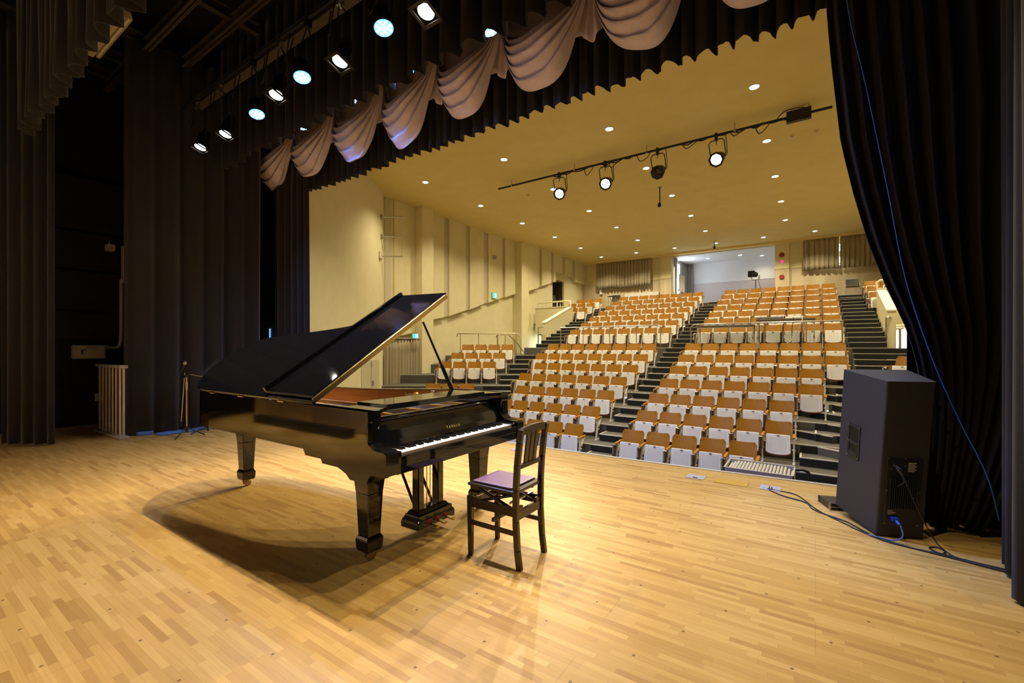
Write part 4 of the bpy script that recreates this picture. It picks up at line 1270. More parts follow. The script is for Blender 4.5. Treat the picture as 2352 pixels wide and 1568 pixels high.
# side handle cup: frame, recess and bar on the slanted flank
sd = Vector((-.06, .498, 0)).normalized(); sn = Vector((-sd.y, sd.x, 0))
def SP(a, z, o): return sd * a + sn * o + Vector((0, 0, z))
def sbox(g, a0, a1, z0, z1, o0, o1, mi=0):
    g.hexa([SP(a0, z0, o0), SP(a1, z0, o0), SP(a1, z0, o1), SP(a0, z0, o1)][::-1], [SP(a0, z1, o0), SP(a1, z1, o0), SP(a1, z1, o1), SP(a0, z1, o1)][::-1], mi)
g = MB()
a0, a1, z0, z1 = .24, .385, .485, .755
sbox(g, a0, a0 + .018, z0, z1, -.002, .006); sbox(g, a1 - .018, a1, z0, z1, -.002, .006)
sbox(g, a0, a1, z0, z0 + .02, -.002, .006); sbox(g, a0, a1, z1 - .02, z1, -.002, .006)
hd = g.build('handle_cup', m_blackplastic, sp, bevel=.003)
g = MB(); sbox(g, a0 + .018, a1 - .018, z0 + .02, z1 - .02, -.001, .0015); g.build('recess', M('recess_black', (.004, .004, .005), .25, var=.05), hd)
g = MB(); sbox(g, a0 + .018, a1 - .018, .60, .625, .0, .010); sbox(g, a0 + .02, a1 - .02, z0 + .02, z0 + .05, .0, .008); g.build('grip', m_blackplastic, hd, bevel=.004)
g = MB()
for a in (a0 + .009, a1 - .009):
    for z in (z0 + .012, .62, z1 - .012):
        g.cyl(SP(a, z, .005), SP(a, z, .009), .005, n=8)
g.build('screws', m_steel, hd)
# amplifier panel on the rear
g = MB().box(.035, .255, -.006, .002, .10, .615)
amp = g.build('amplifier_panel', m_blackplastic, sp, bevel=.004)
g = MB()
for i in range(13): g.box(.056 + i * .0135, .062 + i * .0135, -.022, -.004, .23, .46)
g.build('heat_sink', m_blackmetal, amp)
g = MB()
for x in (.043, .145, .247):
    for z in (.108, .36, .607): g.cyl((x, -.009, z), (x, -.005, z), .004, n=8)
g.build('screws', m_steel, amp)
g = MB()
for i in range(6):
    g.box(.165, .165 + (.040 if i % 2 else .05), -.0075, -.006, .572 - i * .012, .578 - i * .012)
for i in range(3):
    g.box(.06, .06 + (.03, .05, .036)[i], -.0075, -.006, .205 - i * .012, .211 - i * .012)
g.build('printed_text', m_label, amp)
g = MB().cyl((.085, -.012, .555), (.085, -.004, .555), .016, n=12).cyl((.145, -.012, .555), (.145, -.004, .555), .009, n=10).cyl((.06, -.012, .53), (.06, -.004, .53), .006, n=8)
g.build('sockets', m_chrome, amp)
g = MB(); g.cyl((.085, -.008, .555), (.085, -.075, .545), .010, n=10); g.tube(spline([(.088, -.07, .545), (.10, -.08, .50), (.115, -.06, .45), (.10, -.03, .41)], 5), .005, 6)
tag(g.build('cable_plug', m_blackplastic, amp), 'black plug with loose strap')
g = MB().box(.075, .115, -.045, -.004, .145, .17).cyl((.095, -.03, .155), (.105, -.07, .135), .011, n=10)
tag(g.build('power_plug', m_bluepvc, amp), 'bright blue power connector')
wd = thing('flight_case', 'small black flight case wedged under the front of the tilted loudspeaker', 'case', (.16, 4.80, 0), .364)
MB().box(-.08, .30, -.06, .16, .0, .058).build('shell', m_blackplastic, wd, bevel=.004)
g = MB()
for x in (-.08, .30):
    for y in (-.06, .16): g.box(x - .006, x + .006, y - .006, y + .006, 0, .06)
g.box(-.085, .305, -.065, -.055, .025, .032)
g.build('metal_edges', m_steel, wd)
def cable(nm, pts, r, mat, label):
    p = [Vector(q) for q in pts]
    g = MB((p[0].x, p[0].y, 0)); g.tube(spline(p, 6), r, 6)
    return tag(g.build(nm, mat), label, 'cable')
zc_ = .0055
cable('power_cable', [(-.372, 5.095, .02), (-.36, 5.02, zc_), (-.243, 4.899, zc_), (-.07, 4.804, zc_), (.0, 4.62, zc_), (.198, 4.469, zc_), (.259, 4.385, zc_), (.362, 4.234, zc_), (.506, 4.151, zc_), (.634, 4.111, zc_), (.703, 4.095, zc_), (.829, 4.06, zc_), (.974, 4.02, zc_), (1.2, 3.98, zc_)], .0055, m_rubber,
      'black cable from the floor pocket running past the loudspeaker to the wings')
cable('signal_cable', [(-.352, 5.09, .02), (-.33, 5.06, zc_), (-.142, 5.0, zc_), (.02, 4.64, zc_), (.20, 4.40, zc_), (.29, 4.29, zc_), (.44, 4.16, zc_), (.67, 4.12, zc_), (.72, 4.14, zc_), (.735, 4.20, zc_), (.70, 4.24, zc_), (.66, 4.20, zc_), (.70, 4.13, zc_), (.86, 4.085, zc_), (1.0, 4.06, zc_)], .005, m_rubber,
      'second black cable from the floor pocket, looping once on the boards behind the loudspeaker')
cable('speaker_lead', [(.478, 4.165, .545), (.52, 4.11, .47), (.60, 4.11, .25), (.68, 4.135, .08), (.745, 4.15, zc_ * 2), (.80, 4.10, zc_), (.90, 4.06, zc_), (1.02, 4.03, zc_)], .004, m_rubber,
      'thin black lead dropping from the top of the amplifier panel to the floor')
cable('mains_lead', [(.505, 4.19, .13), (.515, 4.17, .06), (.47, 4.19, .015), (.40, 4.205, .012), (.33, 4.235, .008)], .005, M('pale_blue_cable', (.12, .16, .35), .5, var=.05),
      'short mains lead curving from the blue connector to the floor')

# ------------------------------------------------------------------ floor pockets
def plate(nm, x, y, w, d, mat, label, cat, slot=True, grp=None):
    t = thing(nm, label, cat, (x, y, 0), 0, grp)
    MB().box(-w / 2, w / 2, -d / 2, d / 2, 0.0, .005).build('cover', mat, t, bevel=.001, seg=1)
    if slot:
        MB().box(-w * .36, w * .36, -d * .22, d * .28, .005, .0065).build('lid', mat, t)
        MB().box(-.022, .022, -d * .36, -d * .22, .005, .009).build('cable_slot', m_blackplastic, t)
    return t
plate('floor_pocket', -1.063, 5.10, .18, .15, m_palegrey, 'pale metal floor pocket near the stage edge, no cable in it', 'floor plate')
plate('floor_pocket', -.367, 5.11, .18, .17, m_palegrey, 'pale metal floor pocket near the stage edge with two cables coming out', 'floor plate')
plate('floor_pocket', -3.36, 5.10, .17, .16, m_palegrey, 'pale metal floor pocket seen between piano and chair back', 'floor plate')
plate('floor_grille', -.716, 5.10, .305, .17, m_yellowcover, 'yellow ribbed metal floor cover between two pale floor pockets', 'floor plate', False)
plate('floor_grille', -8.27, 2.38, .26, .12, m_yellowcover, 'yellow ribbed metal floor cover by the foot of the barred rail', 'floor plate', False)

# pale rear curtain upstage, seen mirrored in the piano's flank
pleats('rear_curtain', [(-9.4, -1.1), (-3.2, -1.1)], .02, 4.0, .5, .05, M('pale_grey_curtain', (.66, .60, .60), .8, var=.04), 'pale grey curtain behind the photographer, mirrored in the flank of the piano', seed=61, nz=3)
tag(MB((-7.2, -.8, 0)).box(-8.7, -5.9, -.88, -.70, 0, .14).build('footlight_trough', m_blackplastic, bevel=.01), 'long low black footlight trough before the pale rear curtain', 'light')
# ------------------------------------------------------------------ stands and fittings at the far side of the stage
MS = (-8.14, 2.915, 0)
ms = thing('microphone_stand', 'brass-coloured microphone stand with folded boom by the black drape', 'microphone stand', MS, YAW)
MB().cyl((0, 0, .10), (0, 0, .95), .0105, n=10).build('upright', M('satin_nickel', (.62, .50, .34), .3, .9, var=.05), ms)
MB().cyl((0, 0, .74), (0, 0, .86), .017, n=10).build('clutch', m_steel, ms)
MB().cyl((-.085, 0, .23), (-.03, 0, 1.0), .008, n=8).build('boom', M('satin_nickel_boom', (.62, .50, .34), .3, .9, var=.05), ms)
MB().cyl((-.09, 0, .16), (-.085, 0, .24), .013, n=8).build('counterweight', m_blackplastic, ms)
MB().cyl((-.02, -.02, .95), (.0, .02, .95), .022, n=10).cyl((0, 0, .95), (.035, 0, .975), .006, n=6).build('joint', m_blackmetal, ms)
for a in (.5, 2.6, 4.7):
    MB().cyl((0, 0, .15), (.24 * math.cos(a), .24 * math.sin(a), .012), .009, n=8).build('leg', m_blackmetal, ms)
MB().cyl((0, 0, .08), (0, 0, .17), .02, n=10).build('hub', m_blackmetal, ms)
mic = thing('microphone', 'silver-headed microphone clipped to the boom stand', 'microphone', (MS[0], MS[1], 0), YAW)
MB().cyl((-.085, 0, 1.01), (-.04, 0, 1.13), .012, .017, n=12).build('handle', m_blackplastic, mic)
MB().lathe((-.038, 0, 1.132), (.2, 0, .5), [(0, .018), (.008, .026), (.025, .029), (.042, .024), (.052, .008)], 14).build('grille', m_steel, mic)
MU = (-8.31, 3.28, 0)
mu = thing('music_stand', 'black music stand with tilted desk behind the piano tail', 'music stand', MU, YAW)
MB().cyl((0, 0, .02), (0, 0, .92), .012, n=10).build('upright', m_blackmetal, mu)
g = MB(); g.hexa([(-.13, -.05, .92), (.03, -.05, .905), (.03, -.035, .905), (-.13, -.035, .92)], [(.05, .10, 1.19), (.21, .10, 1.18), (.21, .112, 1.18), (.05, .112, 1.19)])
dk = g.build('desk', m_spkr, mu)
MB().hexa([(-.235, -.10, .958), (.035, -.10, .905), (.035, -.04, .905), (-.235, -.04, .958)], [(-.235, -.10, .964), (.035, -.10, .912), (.035, -.04, .912), (-.235, -.04, .964)]).build('ledge', m_steel, dk)
for a in (.1, 2.5, 4.3):
    MB().tube([(0, 0, .06), (.12 * math.cos(a), .12 * math.sin(a), .075), (.27 * math.cos(a), .27 * math.sin(a), .012)], .010, 8).build('leg', m_steel if a < 3 else m_blackmetal, mu)
# barred rail
RB = (-9.34, 2.30, 0)
br = thing('barred_rail', 'pale barred guard rail half covered by the black drape', 'guard rail', RB)
g = MB(RB).box(-9.98, -8.75, 2.26, 2.36, 1.08, 1.125); g.build('top_rail', m_greymetal, br, bevel=.004)
MB(RB).box(-9.99, -8.70, 2.24, 2.37, 0, .035).build('base_rail', m_greymetal, br, bevel=.004)
for i in range(8):
    x = -9.94 + i * .168
    MB(RB).cyl((x, 2.31, .03), (x, 2.31, 1.09), .016, n=10).build('bar', m_ivorymetal, br)
tag(MB((-8.95, 2.6, 0)).box(-9.5, -8.8, 2.5, 2.7, 0, .06).box(-8.80, -8.55, 2.7, 3.5, 0, .025).build('folded_cloth', m_bluecloth, bevel=.01), 'blue folded sheet on the floor under the black drape', 'cloth')
# wall boxes
wb = thing('switch_box', 'long pale switch box on the dark stage wall', 'box', (-10.84, 2.35, 1.32))
def WM(): return MB((-10.84, 2.35, 1.32))
WM().box(-10.86, -10.72, 2.14, 2.57, 1.20, 1.44).build('case', m_greymetal, wb, bevel=.004)
WM().box(-10.72, -10.712, 2.19, 2.55, 1.215, 1.425).build('door', m_ivorymetal, wb)
WM().box(-10.712, -10.69, 2.24, 2.255, 1.28, 1.36).box(-10.712, -10.69, 2.24, 2.30, 1.345, 1.36).build('handle', m_blackplastic, wb)
WM().box(-10.712, -10.710, 2.31, 2.46, 1.395, 1.402).build('printed_text', m_blackplastic, wb)
cd = MB((-10.83, 2.8, 1.4)).box(-10.85, -10.78, 2.57, 2.63, 1.37, 1.44).tube(spline([(-10.80, 2.63, 1.40), (-10.80, 2.74, 1.40), (-10.80, 2.79, 1.46), (-10.72, 2.79, 1.7), (-10.72, 2.79, 2.66)], 6), .028, 8)
tag(cd.build('conduit', m_greymetal), 'pale conduit pipe bending up from the switch box', 'pipe')
tag(MB((-10.70, 2.825, 2.6)).box(-10.74, -10.64, 2.79, 2.86, 2.60, 3.29).box(-10.74, -10.63, 2.785, 2.865, 2.60, 2.68).build('duct_cover', m_ivorymetal, bevel=.004), 'upright pale duct cover high on the dark stage wall', 'duct')
tag(MB((-10.70, 2.63, 3.2)).box(-10.81, -10.66, 2.575, 2.69, 3.17, 3.29).cyl((-10.76, 2.63, 3.29), (-10.76, 2.63, 3.36), .008, n=6).build('junction_box', m_ivorymetal, bevel=.004), 'small pale junction box high on the dark stage wall', 'box')
tag(MB((-10.85, 2.55, .5)).box(-10.90, -10.82, 2.46, 2.56, .42, .56).build('wall_socket', m_ivorymetal, bevel=.004), 'pale wall socket low behind the barred rail', 'socket')
tag(MB((-9.62, 4.97, 1.56)).cyl((-9.62, 4.97, 1.56), (-9.62, 4.97, 1.80), .016, n=8).build('light_bar', e_stick), 'short blue glowing bar in the gap between two black drapes', 'light')

# ------------------------------------------------------------------ auditorium: downlights
DX = [-9.88, -6.93, -3.945, -.975]
rows_ = [9.82, 12.56, 15.30, 18.04, 20.77]
dl_label = {}
def downlight(x, y, label, z=6.47, power=DOWN_W, col=WARM, cone=128):
    t = thing('downlight', label, 'downlight', (x, y, z), 0, 'recessed ceiling downlights')
    MB().lathe((0, 0, -.012), (0, 0, 1), [(0, .10), (.004, .115), (.012, .118)], 20).build('trim_ring', m_white, t)
    MB().lathe((0, 0, -.018), (0, 0, 1), [(0, .05), (.004, .083), (.006, .085)], 16).build('lens', e_down, t)
    spot('downlight_beam', t, (0, 0, -.04), (0, 0, -2), power, col, cone, .9, .08)
cols = ['the file over the cream panelled wall', 'the file left of the hanging spots', 'the file over the middle stairs', 'the file nearest the drawn curtain']
for i, x in enumerate(DX):
    for j, y in enumerate(rows_):
        downlight(x, y, f'small round ceiling downlight, {ORD[j + 1]} from the stage in {cols[i]}')
for i, x in enumerate((-9.89, -7.91, -5.92, -3.97, -1.96, 0.0)):
    downlight(x, 23.47, f'small ceiling downlight in the row by the back wall, {ORD[i + 1]} from the panelled wall')
for i, x in enumerate(DX):
    if i: downlight(x, 7.08, f'ceiling downlight over the stage edge hidden by the border, {["far end", "second", "third", "near end"][i]} of that row', power=DOWN_W * 1.3, cone=92)
for j, y in enumerate(rows_[1:]):
    downlight(2.0, y, f'small ceiling downlight hidden behind the drawn curtain, {ORD[j + 1]} of that file')
for i, x in enumerate((-4.9, -3.3)):
    downlight(x, 26.5, f'downlight in the white alcove ceiling, {["over the curtains", "over the spotlight on its stand"][i]}', z=6.33, power=45)
downlight(-2.35, 27.3, 'downlight washing the white back wall of the alcove above the spotlight', z=6.33, power=70)
for i, (x, y, l) in enumerate(((-.31, 11.5, 'beside the cable box of the hanging bar'), (.03, 12.63, 'by the drawn curtain'), (-7.88, 12.55, 'beyond the far end of the hanging bar'), (-.45, 12.57, 'right of the last hanging spot'))):
    t = thing('smoke_detector', f'small round smoke detector on the ceiling, {l}', 'detector', (x, y, 6.47), 0, 'smoke detectors')
    MB().lathe((0, 0, 0), (0, 0, -1), [(0, .06), (.02, .06), (.03, .03)], 14).build('base', m_ceil, t)
    MB().lathe((0, 0, -.03), (0, 0, -1), [(0, .03), (.012, .028)], 12).build('sensor', m_greymetal, t)
for (x, y, h, l, grp) in ((-4.06, 14.3, .55, 'hanging from the ceiling behind the dark unlit spot', 0), (-3.99, 23.2, .25, 'near the back alcove', 1)):
    t = thing('hanging_microphone', f'small black hanging ceiling device {l}', 'microphone', (x, y, 6.47))
    MB().lathe((0, 0, 0), (0, 0, -1), [(0, .07), (.015, .06)], 12).build('ceiling_plate', m_greymetal, t)
    MB().cyl((0, 0, 0), (0, 0, -h), .018, n=8).build('stem', m_blackmetal, t)
    MB().lathe((0, -.03, -h), (0, -.3, -1), [(-.05, .03), (0, .055), (.06, .055), (.09, .03)], 12).build('head', m_blackplastic, t)

# ------------------------------------------------------------------ hanging bar with spotlights
FBz, FBy = 6.30, 11.18
fbt = thing('spot_bar', 'long black bar under the hall ceiling carrying four spotlights', 'lighting bar', (-3.7, FBy, FBz))
def FB_(): return MB((-3.7, FBy, FBz))
FB_().cyl((-8.10, FBy, FBz), (.295, FBy, FBz), .027, n=10).build('pipe', m_blackmetal, fbt)
for x in (-7.6, -5.5, -3.5, -1.5, -.1):
    FB_().cyl((x, FBy, FBz), (x, FBy, 6.47), .012, n=6).box(x - .02, x + .02, FBy - .03, FBy + .03, FBz - .03, FBz + .05).build('hanger', m_steel, fbt)
g = FB_()
rnd = random.Random(17)
pts = []
x = -6.2
while x < -.4:
    pts.append((x, FBy + rnd.uniform(-.04, .04), FBz - .03 + rnd.uniform(-.035, .03))); x += .16
g.tube(spline(pts, 3), .014, 6)
for x0 in (-5.2, -4.5, -3.75, -2.65, -1.6, -1.1):
    w = rnd.uniform(.25, .5)
    g.tube(spline([(x0, FBy - .03, FBz), (x0 + w * .3, FBy - .06, FBz - rnd.uniform(.12, .24)), (x0 + w * .8, FBy - .05, FBz - rnd.uniform(.05, .15)), (x0 + w, FBy, FBz)], 5), .010, 6)
g.build('lead', m_rubber, fbt)
g = FB_().box(-.50, -.06, FBy - .07, FBy + .03, FBz - .13, FBz + .10)
for k in range(3): g.cyl((-.43 + k * .15, FBy - .08, FBz - .06), (-.43 + k * .15, FBy - .07, FBz - .06), .03, n=10)
cb_ = g.build('socket_box', m_blackmetal, fbt)
g = FB_()
g.tube(spline([(-.7, FBy, FBz), (-.55, FBy - .05, FBz + .12), (-.35, FBy - .06, FBz + .13), (-.2, FBy - .06, FBz + .11), (-.1, FBy, FBz + .05)], 5), .010, 6)
g.build('lead', m_rubber, fbt)
def foh(x, lit, label):
    z, y = 5.75, FBy + .02
    t = thing('hanging_spotlight', label, 'spotlight', (x, y, z), 0, 'spotlights on the hanging bar')
    d = (Vector((-3.6, 1.4, 0)) - Vector((x, y, z))).normalized()
    side = d.cross(Vector((0, 0, 1))).normalized(); up = side.cross(d)
    g = MB(); g.lathe((0, 0, 0), -d, [(0, .135), (.03, .14), (.12, .135), (.16, .12), (.24, .12), (.26, .10), (.36, .09), (.38, .03)], 20)
    body = g.build('housing', m_blackmetal, t)
    g = MB()
    for k in range(8):
        a0, a1 = 2 * PI * k / 8 + .2, 2 * PI * (k + 1) / 8 + .2
        q = lambda a, r, h: d * h + (side * math.cos(a) + up * math.sin(a)) * r
        g.hexa([q(a0, .125, .02), q(a1, .125, .02), q(a1, .175, .02), q(a0, .175, .02)], [q(a0, .125, .028), q(a1, .125, .028), q(a1, .175, .028), q(a0, .175, .028)])
    g.build('colour_frame', m_blackmetal, body)
    MB().lathe((0, 0, 0), d, [(-.004, .125), (.006, .122), (.02, .08), (.026, .02)], 20).build('lens', e_foh if lit else M('dark_lens', (.03, .02, .015), .1, var=.3), body)
    top = Vector((0, FBy - y, FBz - z))
    g = MB()
    for s_ in (-1, 1):
        g.tube([-d * .12 + side * s_ * .15, -d * .12 + side * s_ * .17 + Vector((0, 0, .08)), side * s_ * .17 + Vector((0, top.y, top.z - .16)), side * s_ * .12 + Vector((0, top.y, top.z - .11)), Vector((0, top.y, top.z - .10))], .012, 6)
    g.build('yoke', m_blackmetal, t)
    MB().box(-.03, .03, top.y - .04, top.y + .04, top.z - .12, top.z + .04).cyl((0, top.y, top.z - .12), (.0, top.y, top.z - .22), .008, n=6).build('hook_clamp', m_blackmetal, t)
    g = MB(); g.tube(spline([-d * .34, -d * .38 - side * .1 + Vector((0, 0, -.02)), -side * .24 + Vector((0, -.05, .12)), -side * .2 + Vector((0, 0, top.z))], 6), .009, 6)
    g.build('lead', m_rubber, t)
    if lit: spot('hanging_spot_beam', t, d * .06, d * 5, FOH_W, STAGE, 32, .7, .05)
for x, lit, l in ((-5.98, True, 'lit spotlight at the panelled-wall end of the hanging bar'), (-4.60, True, 'lit spotlight on the hanging bar next to the unlit one'), (-3.23, False, 'dark unlit spotlight on the hanging bar, between two lit ones'), (-1.885, True, 'lit spotlight on the hanging bar nearest the cable box')):
    foh(x, lit, l)

# ------------------------------------------------------------------ piano-side wall fittings
wbk = thing('wall_bracket', 'three-armed steel pipe bracket high on the cream splayed wall', 'bracket', (-11.5, 9.46, 4.95))
def KM(): return MB((-11.5, 9.46, 4.95))
wn = Vector((.8375, .5466, 0)); ax = Vector((cy_, sy_, 0))
pb_ = Vector((-11.53, 9.48, 0))
for z in (5.59, 4.957, 4.316):
    p = pb_ + Vector((0, 0, z))
    g = KM().cyl(p, p + ax * .70, .022, n=10).cyl(p - wn * .01, p + wn * .03, .085, n=14)
    g.build('arm', m_steel, wbk)
q = pb_ + ax * .68
KM().cyl(q + Vector((0, 0, 4.30)), q + Vector((0, 0, 5.60)), .006, n=6).build('tie_wire', m_steel, wbk)
tag(MB((-11.44, 9.35, 4.3)).box(-11.47, -11.37, 9.30, 9.42, 4.22, 4.44).build('socket_box', m_ivorymetal, bevel=.01), 'small cream box on the wall beside the lowest bracket arm', 'box')
def exit_sign(x, y, z, w, h, label):
    t = thing('exit_sign', label, 'exit sign', (x, y, z))
    MB().box(0, .05, -w / 2 - .015, w / 2 + .015, -h / 2 - .015, h / 2 + .015).build('housing', m_greymetal, t, bevel=.004)
    MB().box(.05, .053, -w / 2, w / 2, -h / 2, h / 2).build('panel', e_exit, t)
    g = MB()
    X0 = .0545
    g.box(.053, X0, -w * .02, w * .40, -h * .36, h * .36)
    g.build('doorway_symbol', e_exitw, t)
    g = MB()
    # running figure
    g.cyl((X0 + .001, w * .05, h * .24), (X0 + .002, w * .05, h * .24), h * .07, n=10)
    for a, b in (((.05, .16), (.12, -.06)), ((.12, -.06), (.30, -.16)), ((.30, -.16), (.26, -.32)), ((.12, -.06), (-.04, -.20)), ((-.04, -.20), (-.20, -.16)), ((.06, .10), (-.12, .06)), ((.06, .10), (.22, .04))):
        g.cyl((X0 + .0015, w * a[0], h * a[1]), (X0 + .0015, w * b[0], h * b[1]), h * .035, n=6)
    g.build('running_figure', e_exit, t)
exit_sign(-11.95, 16.13, 3.73, .30, .24, 'green running-man exit sign on the panelled wall')
exit_sign(-11.60, 11.0, 1.80, .26, .15, 'green exit sign just above the wall curtain, half hidden by the piano lid')
tag(MB((-11.9, 16.14, 5.45)).box(-11.95, -11.85, 16.05, 16.23, 5.36, 5.54).box(-11.85, -11.80, 16.09, 16.19, 5.38, 5.50).build('wall_sensor', m_greymetal, bevel=.02), 'small grey sensor high on the panelled wall above the exit sign', 'sensor')
pleats('exit_curtain', [(-11.78, 9.80), (-11.72, 11.50)], -.42, 1.70, .13, .035, m_beigecurt, 'olive beige floor-length curtain across the exit under the splayed wall', seed=31, nz=6, flare=.5)
g = MB((-11.8, 10.65, 1.7)).box(-11.84, -11.70, 9.74, 11.56, 1.70, 1.74)
tag(g.build('curtain_rail', m_greymetal), 'curtain rail above the olive beige exit curtain', 'rail')
# door in the splayed wall
dn = wn * .01
def on_wall(t): return Vector((-8.88, 5.43, 0)).lerp(Vector((-11.63, 9.64, 0)), t)
def wall_slab(g, t0, t1, z0, z1, o0, o1, mi=0):
    a, b = on_wall(t0), on_wall(t1)
    q = [a + wn * o0, b + wn * o0, b + wn * o1, a + wn * o1]
    g.hexa([(p.x, p.y, z0) for p in q], [(p.x, p.y, z1) for p in q], mi)
g = MB((-11.1, 8.83, 0))
wall_slab(g, .60, .905, -.9, 1.02, .012, .03)
dr = struct('door_1', g, M('door_paint', (.60, .54, .36), .55, var=.03))
g = MB((-11.1, 8.83, 0)); wall_slab(g, .752, .757, -.9, 1.02, .028, .032); g.build('meeting_gap', m_darkroom, dr)
g = MB((-11.1, 8.83, 0)); wall_slab(g, .775, .79, .24, .40, .03, .05); wall_slab(g, .775, .782, .30, .32, .05, .10); g.build('door_handle', m_steel, dr)
g = MB((-11.1, 8.83, 0)); wall_slab(g, .762, .772, .82, .98, .03, .034); g.build('flush_bolt', m_steel, dr)

# ------------------------------------------------------------------ rails
def rail(nm, pts, posts, label, mat, r=.021, zfoot=1.39, pr=.016, cat='handrail'):
    o = Vector(posts[0][:2] + (zfoot,))
    t = thing(nm, label, cat, o)
    MB(o).tube(pts, r, 10).build('handrail', mat, t)
    for p in posts:
        MB(o).cyl((p[0], p[1], p[2] if len(p) > 3 else zfoot), (p[0], p[1], p[-1]), pr, n=8).build('post', mat, t)
    return t
Ry = 15.06
rail('crosswalk_rail', [(-7.99, Ry, 2.14), (-7.0, Ry, 2.14), (-5.6, Ry, 2.14), (-4.34, Ry, 2.14)] + [tuple(v) for v in spline([(-4.34, Ry, 2.14), (-4.26, Ry, 2.11), (-4.22, Ry, 2.03), (-4.24, Ry, 1.92), (-4.25, Ry, 1.80)], 4)[1:]],
     [(-7.99, Ry, 2.14), (-7.06, Ry, 2.14), (-6.03, Ry, 2.14), (-5.07, Ry, 2.14), (-4.25, Ry, 1.39, 1.8)], 'steel rail along the cross aisle on the piano side, no tables behind', m_steel)
rail('crosswalk_rail', [tuple(v) for v in spline([(-3.29, Ry, 1.80), (-3.29, Ry, 1.92), (-3.30, Ry, 2.0), (-3.25, Ry, 2.09), (-3.14, Ry, 2.13)], 4)] + [(-2.2, Ry, 2.13), (-.6, Ry, 2.13), (.62, Ry, 2.13)],
     [(-3.29, Ry, 1.39, 1.8), (-2.18, Ry, 2.13), (-1.24, Ry, 2.13), (-.2, Ry, 2.13), (.62, Ry, 2.13)], 'steel rail along the cross aisle in front of the control tables', m_steel)
L3 = lambda r, z, d=17.62: tuple(wing(r, d, z))
def wp(x, z, d=17.62): return tuple(wing((x - 1176) * d / 1024.35, d, z))
rail('landing_rail', [wp(1050, 1.82), wp(1050.5, 1.92), wp(1053, 1.945), wp(1120, 1.945), wp(1186, 1.945), wp(1191, 1.92), wp(1193.5, 1.82)],
     [wp(1057.5, 1.94), wp(1099, 1.94), wp(1142, 1.94), wp(1185, 1.94)], 'bronze-coloured rail along the landing behind the small angled seat block', M('bronze_rail', (.50, .40, .24), .35, .8, var=.05), zfoot=1.10)
rail('stair_rail', [wp(1139.5, 1.78, 17.2), wp(1141, 1.87, 17.2), wp(1145, 1.89, 17.2), wp(1169, 1.89, 17.4), wp(1187, 1.58, 17.9), wp(1206, 1.14, 18.4)],
     [wp(1143.5, 1.88, 17.2), wp(1160.5, 1.88, 17.3), wp(1181.5, 1.66, 17.75), wp(1196.5, 1.36, 18.15)], 'bronze-coloured handrail sloping down beyond the small angled seat block', bpy.data.materials['bronze_rail'], zfoot=1.10, r=.018)
rail('end_rail', [(-9.66, 16.60, 2.26), (-9.90, 16.60, 2.26), (-9.90, 16.60, 2.2)], [(-9.90, 16.60, 2.26)], 'steel post with short arm at the low end of the piano-side parapet', m_steel, zfoot=1.10, r=.02, pr=.028)
rail('end_rail', [(-10.35, 17.4, 1.98), (-9.95, 17.4, 1.98)], [(-10.2, 17.4, 1.97), (-10.05, 17.4, 1.97)], 'dark twin-post rail down in the piano-side exit behind the steel post', m_blackmetal, zfoot=1.10, r=.02, pr=.016)
rail('end_rail', [(1.80, 16.72, 2.26), (1.74, 16.6, 2.27), (1.70, 16.6, 2.2)], [(1.70, 16.6, 2.26)], 'steel post with short arm at the low end of the parapet beyond the loudspeaker', m_steel, zfoot=1.10, r=.025, pr=.03)
rail('end_rail', [(1.86, 17.0, 1.95), (2.12, 17.0, 1.95)], [(1.92, 17.0, 1.95), (2.04, 17.0, 1.95)], 'steel twin-post rail in the exit beside the parapet beyond the loudspeaker', m_steel, zfoot=1.10, r=.025, pr=.03)
cr = M('cream_rail', (.72, .65, .45), .4, var=.03)
rail('parapet_rail', [(-11.52, 19.24, 3.42), (-11.52, 19.24, 3.56), (-11.48, 19.24, 3.61), (-9.80, 19.24, 3.64), (-9.70, 19.24, 3.62), (-9.68, 19.24, 3.40)],
     [(-11.05, 19.24, 3.61), (-10.40, 19.24, 3.63), (-9.68, 19.24, 3.45)], 'cream tubular rail on the level parapet by the panelled wall', cr, zfoot=3.38, r=.035, pr=.028)
rail('parapet_rail', [(1.72, 19.24, 3.40), (1.72, 19.24, 3.58), (1.80, 19.24, 3.64), (3.6, 19.24, 3.64)], [(1.72, 19.24, 3.5), (2.6, 19.24, 3.64), (3.5, 19.24, 3.64)],
     'cream tubular rail on the parapet beside the black curtain', cr, zfoot=3.38, r=.035, pr=.028)

# ------------------------------------------------------------------ control tables on the cross aisle
def table(x0, x1, y0, y1, zt, zf, label, grp='control tables'):
    o = ((x0 + x1) / 2, (y0 + y1) / 2, zf)
    t = thing('folding_table', label, 'table', o, 0, grp)
    MB(o).box(x0, x1, y0, y1, zt - .035, zt).build('tabletop', m_tablegrey, t, bevel=.004)
    MB(o).box(x0 + .03, x1 - .03, y0 + .03, y0 + .05, zt - .10, zt - .035).build('apron', m_greymetal, t)
    for x in (x0 + .04, x1 - .04):
        for y in (y0 + .05, y1 - .05):
            MB(o).box(x - .022, x + .022, y - .016, y + .016, zf, zt - .03).build('leg', m_greymetal, t)
table(-3.18, -1.52, 15.28, 15.72, 2.105, 1.39, 'lower brown-grey table behind the cross-aisle rail, nearer the middle stairs')
table(-1.47, .02, 15.28, 15.75, 2.25, 1.39, 'higher brown-grey table behind the cross-aisle rail, carrying black equipment')
o = (-1.12, 15.5, 2.25)
t = thing('control_desk', 'flat black control desk on the higher table', 'control desk', o)
